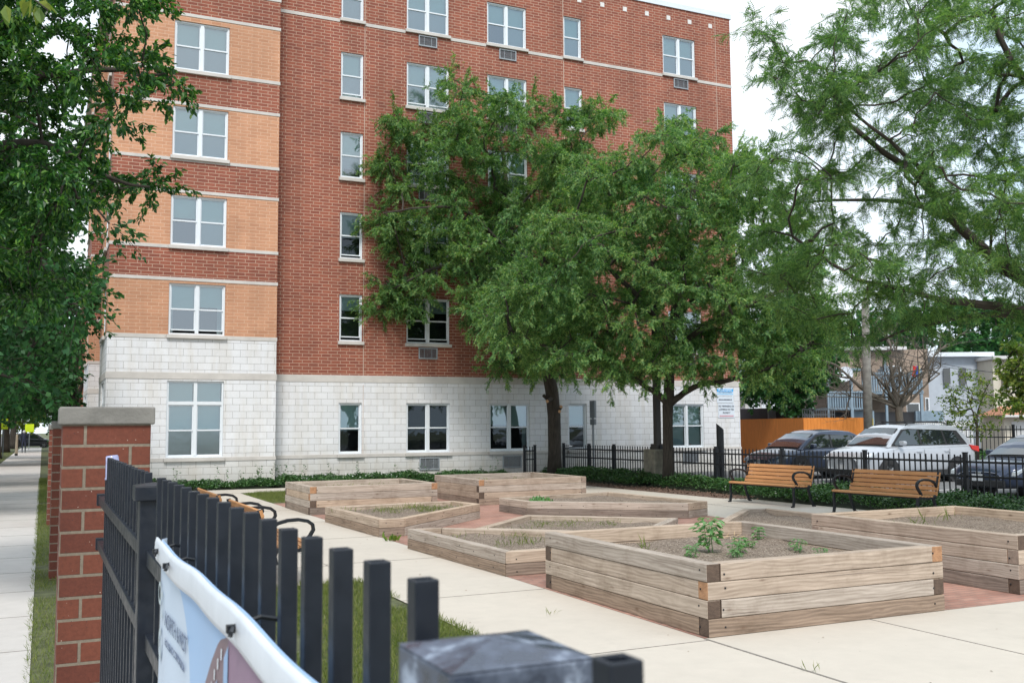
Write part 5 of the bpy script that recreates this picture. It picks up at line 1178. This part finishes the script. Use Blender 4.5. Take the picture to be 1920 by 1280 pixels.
        for x in (xa-.15, -.02, -1.05): mb = MB(); mb.box((x, sgn*(hw+.001), .66), (.008, .006, .62)); mb.build('door_gap', M['trim'], car)
        if rack:
            mb = MB(); y = sgn*(wr-.04); mb.tube([(xb-.25, y, zr+.02), (xb-.4, y, zr+.085), ((xb+xc)/2, y, zr+.1), (xc+.45, y, zr+.085), (xc+.3, y, zr+.01)], .018, 6); mb.build('roof_rail', M['trim'], car, smooth=True)
    mb = MB(); mb.prism([(fx-.02, nose-.14), (fx-.08, nose+.0), (fx-.12, nose-.0), (fx-.1, nose-.3), (fx-.03, nose-.3)], -hw*.55, hw*.55); mb.build('grille', M['trim'], car, bevel=.01)
    mb = MB(); mb.box((fx-.02, 0, .34), (.1, W*.72, .16)); mb.build('lower_bumper', M['trim'], car, bevel=.03)
    mb = MB(); mb.box((fx+.012, 0, nose-.1), (.02, .14, .1)); mb.build('badge', M['chrome'], car, bevel=.01)
    mb = MB(); mb.box((fx+.035, 0, .47), (.01, .31, .155)); mb.build('number_plate', M['plate'], car)
    if rack:
        for x in (xb-.6, xc+.75): mb = MB(); mb.box((x, 0, zr+.12), (.07, 2*wr+.02, .03)); mb.build('roof_bar', M['trim'], car, bevel=.01)
    return car
def carwin():
    m = NT('car_window_glass'); m.base((.015, .02, .022)); m.set(Roughness=.03, Specular_IOR_Level=.9, Coat_Weight=1., Coat_Roughness=.02)
    return m.mat
M['car_window'] = carwin()
p_silver, p_navy, p_blue = paint('silver_paint', (.52, .55, .6), .35), paint('dark_blue_paint', (.035, .05, .095)), paint('slate_blue_paint', (.06, .08, .13))
G_C = 'cars parked nose-in at the garden fence'
c = make_car('parked_car', 'silver crossover with roof rails parked behind the right bench', 'car', p_silver, rack=True, H=1.66, hood=1.04, belt=1.06, nose=.8, group=G_C); c.location = (23.4, 22.35, 0); c.rotation_euler = (0, 0, math.pi)
c = make_car('parked_car', 'dark slate blue car parked by the orange fence, half hidden by the silver one', 'car', p_blue, H=1.5, hood=.92, belt=.95, nose=.68, xa=1.35, xb=.5, xc=-1.05, xd=-2.05, group=G_C); c.location = (23.0, 25.6, 0); c.rotation_euler = (0, 0, math.pi)
c = make_car('parked_car', 'navy car at the right edge, its bonnet behind the picket fence', 'car', p_navy, H=1.42, hood=.84, belt=.9, nose=.64, xa=1.05, xb=.25, group=G_C); c.location = (21.9, 16.4, 0); c.rotation_euler = (0, 0, math.pi)
c0 = make_car('street_car', 'pale blue car parked along the kerb, seen beside the dark street tree trunk', 'car', paint('pale_blue_paint', (.3, .38, .48)), H=1.6, group='cars parked along the kerb'); c0.location = (-5.7, 62, -.15); c0.rotation_euler = (0, 0, -math.pi/2)
for (x, y, rz, col, lab) in ((-5.6, 51, -math.pi/2, (.12, .03, .03), 'dark red car parked along the kerb at the left edge'), (-5.7, 76, -math.pi/2, (.03, .035, .04), 'black car parked along the kerb beyond the pale blue one'), (-5.7, 90, -math.pi/2, (.5, .5, .52), 'light grey car parked along the kerb near the walking person'), (-1.2, 121, 0, (.02, .022, .025), 'black car crossing at the far end of the sidewalk'), (4.6, 124, 0, (.09, .11, .14), 'grey van-like car at the far end of the sidewalk, behind the black one')):
    c = copy_tree(c0); c.location = (x, y, -.14 if abs(x) < 5.2 else -.15); c.rotation_euler = (0, 0, rz); c['label'] = lab
    pm = paint('far_car_paint', col)
    if x > -5.2: c['group'] = 'cars crossing at the end of the block'
    for ch in c.children:
        if ch.name.split('.')[0] in ('body', 'cabin', 'wing_mirror', 'door_handle'): ch.data = ch.data.copy(); ch.data.materials[0] = pm
# ================================================================== STREET FURNITURE
M['concrete_old'] = simple('mossy_old_concrete', (.23, .21, .165), .9, var=.35, scale=5, bump=.5); M['bronze'] = simple('dark_bronze_metal', (.035, .028, .024), .5, var=.1); M['steel'] = simple('galvanised_steel', (.22, .24, .26), .5, .4)
lp = empty('lamp_post', (16.5, 25.0, 0), label='dark square lamp post standing on a mossy concrete base beside the second tree trunk', cat='lamp post')
mb = MB(); mb.box((0, 0, .5), (.62, .62, 1.06)); mb.build('concrete_base', M['concrete_old'], lp, bevel=.03); mb = MB(); mb.box((0, 0, 1.1), (.3, .3, .17)); mb.build('base_plate', M['bronze'], lp, bevel=.01)
mb = MB(); mb.box((0, 0, 3.9), (.17, .17, 5.5)); mb.build('pole', M['bronze'], lp, bevel=.008); mb = MB(); mb.box((.35, 0, 6.6), (.75, .34, .12)); mb.build('lamp_head', M['bronze'], lp, bevel=.03)
sp_ = empty('sign_post', (17.18, 30.0, 0), label='thin steel post with a parking sign seen edge-on in front of the white wall', cat='sign post')
mb = MB(); mb.box((0, 0, 1.3), (.06, .04, 2.6)); mb.build('post', M['steel'], sp_); mb = MB(); mb.box((0, -.03, 2.27), (.02, .02, .02)); mb.box((0, -.01, 2.3), (.085, .32, .6)); mb.build('sign_plate', M['steel'], sp_, bevel=.01); mb = MB(); mb.box((0, -.01, 1.87), (.085, .3, .2)); mb.build('small_plate', M['steel'], sp_, bevel=.01)
bo = empty('gate_keypad_post', (16.75, 22.3, 0), label='thick black tube with a slanted top rising behind the far fence', cat='post')
mb = MB(); n = 24; r_ = .1; V0 = [(r_*math.cos(2*math.pi*k/n), r_*math.sin(2*math.pi*k/n)) for k in range(n)]
mb.v += [(x, y, 0) for x, y in V0]+[(x, y, 1.68-(x*.6-y*.35)*1.25) for x, y in V0]
for k in range(n): mb.f.append((k, (k+1) % n, n+(k+1) % n, n+k)); mb.m.append(0); mb.uv += [(0, 0)]*4
mb.f.append(tuple(range(n, 2*n))); mb.m.append(0); mb.uv += [(0, 0)]*n; mb.build('tube', M['black_metal'], bo)
mb = MB(); mb.tube([(-.16, -.2, .55), (-.2, -.22, .9), (-.1, -.24, .98), (-.05, -.2, .6), (.15, -.22, .5), (.2, -.22, .95)], .008, 5); mb.build('cable', M['black_metal'], bo)
# ================================================================== BEYOND THE PARKING LOT
M['fence_orange'] = woodmat('orange_stained_board', (.62, .22, .04), (.74, .3, .07), knots=False); M['dumpster'] = simple('dark_container_steel', (.035, .035, .042), .5, var=.15); M['porch'] = simple('blue_grey_porch_paint', (.22, .3, .37), .6, var=.12)
M['tan_brick'] = brickmat('tan_brick', (.42, .31, .24), (.33, .24, .18), (.42, .36, .3), .22, .075, .01, off=.5, dirt=.2); M['siding_blue'] = simple('pale_blue_siding', (.45, .5, .57), .7, var=.06); M['siding_cream'] = simple('cream_siding', (.58, .53, .44), .7, var=.06); M['white_wall'] = simple('white_garage_paint', (.62, .62, .62), .7, var=.06); M['shingle'] = simple('orange_shingle', (.42, .2, .12), .9, var=.2, scale=9)
of = empty('board_fence', (27.8, 31.5, 0), label='orange stained board fence screening the waste area behind the dark blue car', cat='fence')
pA, pB, pC = np.array([29.4, 37.6]), np.array([27.72, 31.4]), np.array([30.9, 30.9])
for a, b in ((pA, pB), (pB, pC)):
    d = b-a; L = np.linalg.norm(d); an = math.atan2(d[1], d[0]); n = int(L/.15); mb = MB()
    for k in range(n): c_ = a+d*(k+.5)/n; mb.box((c_[0], c_[1], 1.0), (L/n-.006, .03, 1.98+rngw.uniform(-.008, .008)), rot=an, g='z', off=(k*.37, k*.21))
    put(mb.build('board_panel', M['fence_orange']), of)
ct = empty('waste_container', (31.5, 39.0, 0), label='dark steel waste container showing above the orange board fence', cat='container')
mb = MB(); mb.box((0, 0, 1.25), (4.9, 2.2, 2.5), rot=R(-70)); o = mb.build('container_shell', M['dumpster'], ct, bevel=.03)
mb = MB()
for k in range(9): mb.box((-.9+.1*k, -2.2+.02*k, 1.4), (.05, .05, 2.0), rot=R(-70))
mb.build('rib', M['steel'], ct); ct.location = (30.9, 38.5, 0)
gp = empty('grating_gate', (31.9, 33.4, 0), label='grey mesh gate panel rising behind the right half of the orange fence', cat='gate')
a, b = P(1505, 785, 43), P(1565, 787, 43); mb = MB(); d = (b-a)[:2]; L = np.linalg.norm(d); an = math.atan2(d[1], d[0])
for k in range(15): c_ = a[:2]+d*k/14; mb.box((c_[0], c_[1], 1.2), (.03, .03, 2.4), rot=an)
for z in (.3, .9, 1.5, 1.95, 2.15, 2.38): mb.box(((a[0]+b[0])/2, (a[1]+b[1])/2, z), (L, .03, .04), rot=an)
put(mb.build('mesh_panel', M['steel']), gp)
def pbox(mb, x0, x1, ytop, ybot, D, dep, m=0):
    """box whose front face spans the photo columns x0..x1 and rows ytop..ybot at distance D"""
    a, b = P(x0, (ytop+ybot)/2, D), P(x1, (ytop+ybot)/2, D); zt, zb_ = P((x0+x1)/2, ytop, D)[2], P((x0+x1)/2, ybot, D)[2]
    c_ = (a+b)/2+np.array([fw[0], fw[1], 0])*dep/2; w_ = np.linalg.norm((b-a)[:2]); an = math.atan2((b-a)[1], (b-a)[0]); mb.box((c_[0], c_[1], (zt+zb_)/2), (w_, dep, zt-zb_), rot=an, m=m); return c_
def bld2(name, label, cat, base): return empty(name, (base[0], base[1], 0), label=label, cat=cat)
def part(root, name, mat, boxes, D, dep, bevel=0):
    mb = MB()
    for x0, x1, yt, yb in boxes: pbox(mb, x0, x1, yt, yb, D, dep)
    return put(mb.build(name, M[mat], bevel=bevel), root)
h = bld2('brick_house', 'tan brick two-flat with blue-grey wooden porches and stairs', 'house', P(1650, 700, 60))
part(h, 'wall', 'tan_brick', [(1480, 1742, 655, 840)], 60, 9); part(h, 'roof', 'white_wall', [(1478, 1700, 650, 656)], 59.8, 9.4)
for x0, x1, y0, y1 in ((1510, 1526, 750, 790), (1548, 1560, 690, 725), (1665, 1690, 685, 705), (1735, 1743, 745, 770), (1700, 1725, 755, 780)):
    w0 = part(h, 'window', 'white_frame', [(x0, x1, y0, y1)], 59.9, .1); mb = MB(); pbox(mb, x0+2, x1-2, y0+2, y1-2, 59.84, .05); q = mb.build('pane', M['car_window']); q.parent = w0; q.matrix_parent_inverse = h.matrix_world.inverted() if 0 else Matrix.Translation((0, 0, 0))
part(h, 'porch_deck', 'porch', [(1552, 1628, 764, 768), (1622, 1732, 733, 738), (1552, 1628, 690, 694)], 57, 3)
part(h, 'porch_railing', 'porch', [(1552+4.5*i, 1554+4.5*i, 735, 766) for i in range(17)]+[(1624+4.5*i, 1626.5+4.5*i, 700, 734) for i in range(24)]+[(1552, 1628, 733, 736), (1622, 1732, 698, 701)], 57, .08)
part(h, 'porch_post', 'porch', [(1595, 1600, 690, 800), (1726, 1731, 690, 800), (1660, 1664, 670, 800), (1552, 1555, 690, 800), (1618, 1622, 690, 800)], 57, .14)
part(h, 'porch_screen', 'porch', [(1552, 1598, 738, 762), (1668, 1730, 703, 730)], 57.3, .06)
mb = MB()
for i in range(9):
    pbox(mb, 1628+4*i, 1640+4*i, 726-5*i, 729-5*i, 57.6, .9)
put(mb.build('staircase', M['porch']), h); part(h, 'porch_shade_panel', 'dark_room', [(1565, 1595, 772, 800), (1637, 1718, 772, 830)], 57.6, .3)  # solid dark boxes stand in for the shade under the porch deck
part(h, 'lower_wall', 'porch', [(1600, 1640, 770, 830)], 57.4, .2); part(h, 'lower_wall', 'porch', [(1718, 1770, 770, 830)], 57.4, .2)
h = bld2('frame_house', 'pale blue-grey sided house right of the brick two-flat', 'house', P(1785, 720, 62)); part(h, 'wall', 'siding_blue', [(1742, 1862, 668, 840)], 62, 9); part(h, 'roof', 'coping', [(1740, 1864, 660, 668)], 61.8, 9.3)
for x0, x1, y0, y1 in ((1770, 1782, 690, 720), (1838, 1852, 700, 750), (1800, 1812, 690, 720)): part(h, 'window', 'car_window', [(x0, x1, y0, y1)], 61.9, .12)
h = bld2('frame_house', 'cream sided house at the right edge behind the garage', 'house', P(1900, 720, 60)); part(h, 'wall', 'siding_cream', [(1864, 2060, 672, 840)], 60, 9); part(h, 'roof', 'white_wall', [(1862, 2062, 666, 672)], 59.8, 9.3); part(h, 'window', 'car_window', [(1880, 1892, 700, 730), (1930, 1945, 700, 730)], 59.9, .12)
h = bld2('garage', 'cream garage with an orange shingled roof at the right edge', 'garage', P(1900, 790, 48)); part(h, 'wall', 'siding_cream', [(1884, 2040, 778, 845)], 48, 2.4); part(h, 'garage_door', 'white_wall', [(1898, 1990, 790, 845)], 47.95, .1)
a, b = P(1880, 778, 47.6), P(2046, 778, 47.6); u = (b-a); fwd = np.array([fw[0], fw[1], 0])
mb = MB(); q1, q2 = a+fwd*1.3+u*.12, b+fwd*1.3-u*.12; q1[2] = q2[2] = a[2]+.45; bk1, bk2 = a+fwd*2.6, b+fwd*2.6; bk1[2] = bk2[2] = b[2] = a[2]
mb.face([a, b, q2, q1]); mb.face([bk2, bk1, q1, q2]); mb.face([bk1, a, q1]); mb.face([b, bk2, q2]); mb.face([a, bk1, bk2, b]); put(mb.build('roof', M['shingle']), h); part(h, 'fascia', 'white_wall', [(1880, 2046, 777, 781)], 47.5, .1)
h = bld2('garage', 'white garage behind the waste container, left of the brick house', 'garage', P(1430, 770, 56)); part(h, 'wall', 'white_wall', [(1398, 1470, 738, 835)], 56, 7); part(h, 'roof', 'steel', [(1390, 1474, 733, 739)], 55.7, 7.6); part(h, 'door', 'coping', [(1405, 1424, 752, 830), (1429, 1462, 752, 830)], 55.9, .12); 
h = bld2('brick_building', 'orange-tan brick wall glimpsed above the white garage', 'building', P(1430, 720, 66)); part(h, 'wall', 'tan_brick', [(1385, 1482, 700, 840)], 66, 8)
h = bld2('brick_building', 'farther orange and red brick wing down the sidewalk behind the feathery tree', 'building', (3, 78, 0))
mb = MB(); mb.box((11.2, 84, 6.5), (17, 14, 13)); put(mb.build('wall', M['brick_orange']), h); mb = MB(); mb.box((2.8, 82, 6.7), (.8, 6, 13.3)); put(mb.build('bay', M['brick_red']), h); mb = MB(); mb.box((11.2, 84, 13.1), (17.3, 14.3, .25)); put(mb.build('roof', M['coping']), h)
h = bld2('brick_building', 'low orange-tan storefront across the crossing road', 'building', (4, 140, 0)); mb = MB(); mb.box((6, 146, 2.0), (9, 8, 4.2)); put(mb.build('wall', M['tan_brick']), h); mb = MB(); mb.box((6, 141.9, 3.2), (3, .2, .8)); put(mb.build('sign_band', M['brick_orange']), h)
pf = empty('picket_fence', tuple(np.append(P(1730, 800, 47)[:2], 0)), label='white picket fence below the dead tree, right of the blue porch', cat='fence')
mb = MB()
for i in range(26): pbox(mb, 1716+4.2*i, 1718.8+4.2*i, 789+(i % 2)*.5, 830, 47, .04)
pbox(mb, 1714, 1826, 797, 799.5, 46.95, .05); put(mb.build('pickets', M['white_wall']), pf)
up_ = empty('utility_pole', tuple(np.append(P(1625, 800, 39)[:2], 0)), label='pale concrete utility pole at the end of the orange fence', cat='pole'); b_ = P(1627, 800, 39); t_ = P(1622, 560, 39)
mb = MB(); mb.tube([(b_[0], b_[1], 0), (t_[0], t_[1], t_[2])], [.19, .14], 14); put(mb.build('pole', M['cap_stone'], smooth=True), up_); mb = MB(); pbox(mb, 1632, 1637.5, 784, 797, 38.8, .1); put(mb.build('meter_box', simple('yellow_box', (.75, .55, .03), .5)), up_); mb = MB(); pbox(mb, 1631, 1636, 771, 783, 38.9, .12); put(mb.build('switch_box', M['steel']), up_)
wr = empty('overhead_wires', tuple(np.append(P(1625, 600, 39)[:2], 0)), label='overhead wires sagging from the utility pole across the houses', cat='wires'); mb = MB()
for x0, y0, x1, y1, D0, D1 in ((1625, 640, 2000, 700, 39, 50), (1625, 655, 2000, 690, 39, 50), (1625, 630, 2000, 600, 39, 36), (1300, 690, 1625, 650, 60, 39)):
    a, b = P(x0, y0, D0), P(x1, y1, D1); mb.tube([a*(1-t)+b*t-np.array([0, 0, .5*4*t*(1-t)]) for t in np.linspace(0, 1, 12)], .014, 4)
put(mb.build('cable', M['black_metal']), wr)
ds = empty('satellite_dish', tuple(P(1588, 712, 55)), label='white satellite dish on the porch corner of the brick two-flat', cat='satellite dish'); mb = MB(); n = 20; c_ = Vector(P(1584, 701, 55)); nrm = Vector((-.8, -.5, .35)).normalized(); e1 = nrm.orthogonal().normalized(); e2 = nrm.cross(e1)
for k in range(n):
    for (ra, da), (rb, db) in (((0, -.1), (.25, -.07)), ((.25, -.07), (.45, 0))):
        a, b = 2*math.pi*k/n, 2*math.pi*(k+1)/n; f_ = lambda r, t, d: c_+(e1*math.cos(t)+e2*math.sin(t))*r+nrm*d
        if ra == 0: mb.face([f_(0, 0, da), f_(rb, a, db), f_(rb, b, db)])
        else: mb.face([f_(ra, a, da), f_(rb, a, db), f_(rb, b, db), f_(ra, b, da)])
put(mb.build('dish', M['sign_white'], smooth=True), ds); mb = MB(); mb.tube([c_-nrm*.1, Vector(P(1592, 712, 56))], .03, 6); put(mb.build('bracket', M['steel']), ds)
fl = empty('flag', tuple(P(1722, 690, 55)), label='small red and blue flag hanging on the upper blue porch', cat='flag')
for nm, x0, x1, mt in (('red_panel', 1711, 1717.5, simple('flag_red', (.75, .03, .03), .7)), ('blue_panel', 1717.3, 1723, simple('flag_blue', (.02, .12, .6), .7))):
    mb = MB(); n = 8
    for i in range(n):
        for j in range(3):
            g_ = lambda ii, jj: tuple(P(x0+(x1-x0)*jj/3+1.5*math.sin(ii*.8), 686+ii*2.6, 55+.08*math.sin(jj*2+ii)))
            mb.face([g_(i, j), g_(i, j+1), g_(i+1, j+1), g_(i+1, j)])
    q = put(mb.build(nm, mt, smooth=True), fl); so_ = q.modifiers.new('t', 'SOLIDIFY'); so_.thickness = .01
mb = MB(); mb.tube([P(1724, 684, 55), P(1724, 712, 55)], .02, 6); put(mb.build('flag_pole', simple('flag_yellow', (.7, .6, .05), .6)), fl)
# far street bits
for (x, y, lab) in ((-1.62, 78.5, 'thin pale wooden stake standing by the kerb side of the sidewalk'),):
    s_ = empty('wooden_stake', (x, y, 0), label=lab, cat='stake'); mb = MB(); mb.tube([(0, 0, 0), (0, 0, .15)], .1, 8); mb.build('foot', M['trim'], s_); mb = MB(); mb.tube([(0, 0, .1), (.02, 0, 1.5)], [.1, .07], 8); mb.build('stake', simple('pale_wood', (.4, .33, .24), .8), s_)
for (x, y, z, lab, w_, h_) in ((-1.1, 104, 2.0, 'small yellow-green diamond warning sign far down the sidewalk', .75, .75), (-2.35, 75, 2.2, 'bright yellow-green crossing sign beside the dark street tree trunk', .5, .7)):
    s_ = empty('warning_sign', (x, y, 0), label=lab, cat='sign'); mb = MB(); mb.box((0, 0, z/2), (.06, .06, z)); mb.build('post', M['steel'], s_); mb = MB(); mb.box((0, -.05, z), (w_, .02, h_)); mb.build('sign_plate', simple('hi_vis_yellow', (.6, .75, .02), .5), s_)
def person():
    root = empty('person', (-1.3, 88, 0), label='person in dark navy clothes walking away far down the sidewalk', cat='person')
    J = {'pelvis': (0, 0, .92), 'chest': (0, -.02, 1.28), 'neck': (0, 0, 1.46), 'head': (0, .01, 1.6), 'top': (0, .01, 1.7), 'lh': (.1, 0, .88), 'lk': (.11, -.08, .48), 'la': (.11, .12, .09), 'lt': (.11, 0, .03), 'rh': (-.1, 0, .88), 'rk': (-.1, -.12, .5), 'ra': (-.1, -.2, .09), 'rtoe': (-.1, -.33, .03),
         'ls': (.19, 0, 1.4), 'le': (.24, .1, 1.12), 'lw': (.24, .05, .88), 'lhd': (.24, .02, .78), 'rs': (-.19, 0, 1.4), 're': (-.24, -.08, 1.12), 'rw': (-.23, -.2, .92), 'rhd': (-.23, -.25, .84)}
    E_ = [('pelvis', 'chest'), ('chest', 'neck'), ('neck', 'head'), ('head', 'top'), ('pelvis', 'lh'), ('lh', 'lk'), ('lk', 'la'), ('la', 'lt'), ('pelvis', 'rh'), ('rh', 'rk'), ('rk', 'ra'), ('ra', 'rtoe'), ('neck', 'ls'), ('ls', 'le'), ('le', 'lw'), ('lw', 'lhd'), ('neck', 'rs'), ('rs', 're'), ('re', 'rw'), ('rw', 'rhd')]
    Rr = {'pelvis': .15, 'chest': .16, 'neck': .07, 'head': .1, 'top': .07, 'lh': .09, 'rh': .09, 'lk': .065, 'rk': .065, 'la': .045, 'ra': .045, 'lt': .045, 'rtoe': .04, 'ls': .065, 'rs': .065, 'le': .045, 're': .045, 'lw': .035, 'rw': .035, 'lhd': .035, 'rhd': .035}
    K = list(J); me = bpy.data.meshes.new('body'); me.from_pydata([J[k] for k in K], [(K.index(a), K.index(b)) for a, b in E_], []); o = bpy.data.objects.new('body', me); scene.collection.objects.link(o); o.parent = root
    m = o.modifiers.new('skin', 'SKIN'); 
    for i, k in enumerate(K): me.skin_vertices[0].data[i].radius = (Rr[k], Rr[k]*.85)
    me.skin_vertices[0].data[0].use_root = True; ss = o.modifiers.new('sub', 'SUBSURF'); ss.levels = 1; ss.render_levels = 1; me.materials.append(simple('navy_cloth', (.015, .02, .045), .8))
    bm = bmesh.new(); bmesh.ops.create_uvsphere(bm, u_segments=12, v_segments=8, radius=.125); me2 = bpy.data.meshes.new('hair'); bm.to_mesh(me2); bm.free(); me2.materials.append(simple('grey_cap', (.5, .5, .5), .8)); q = bpy.data.objects.new('hair', me2); scene.collection.objects.link(q); q.parent = root; q.location = (0, -.01, 1.65)
person()
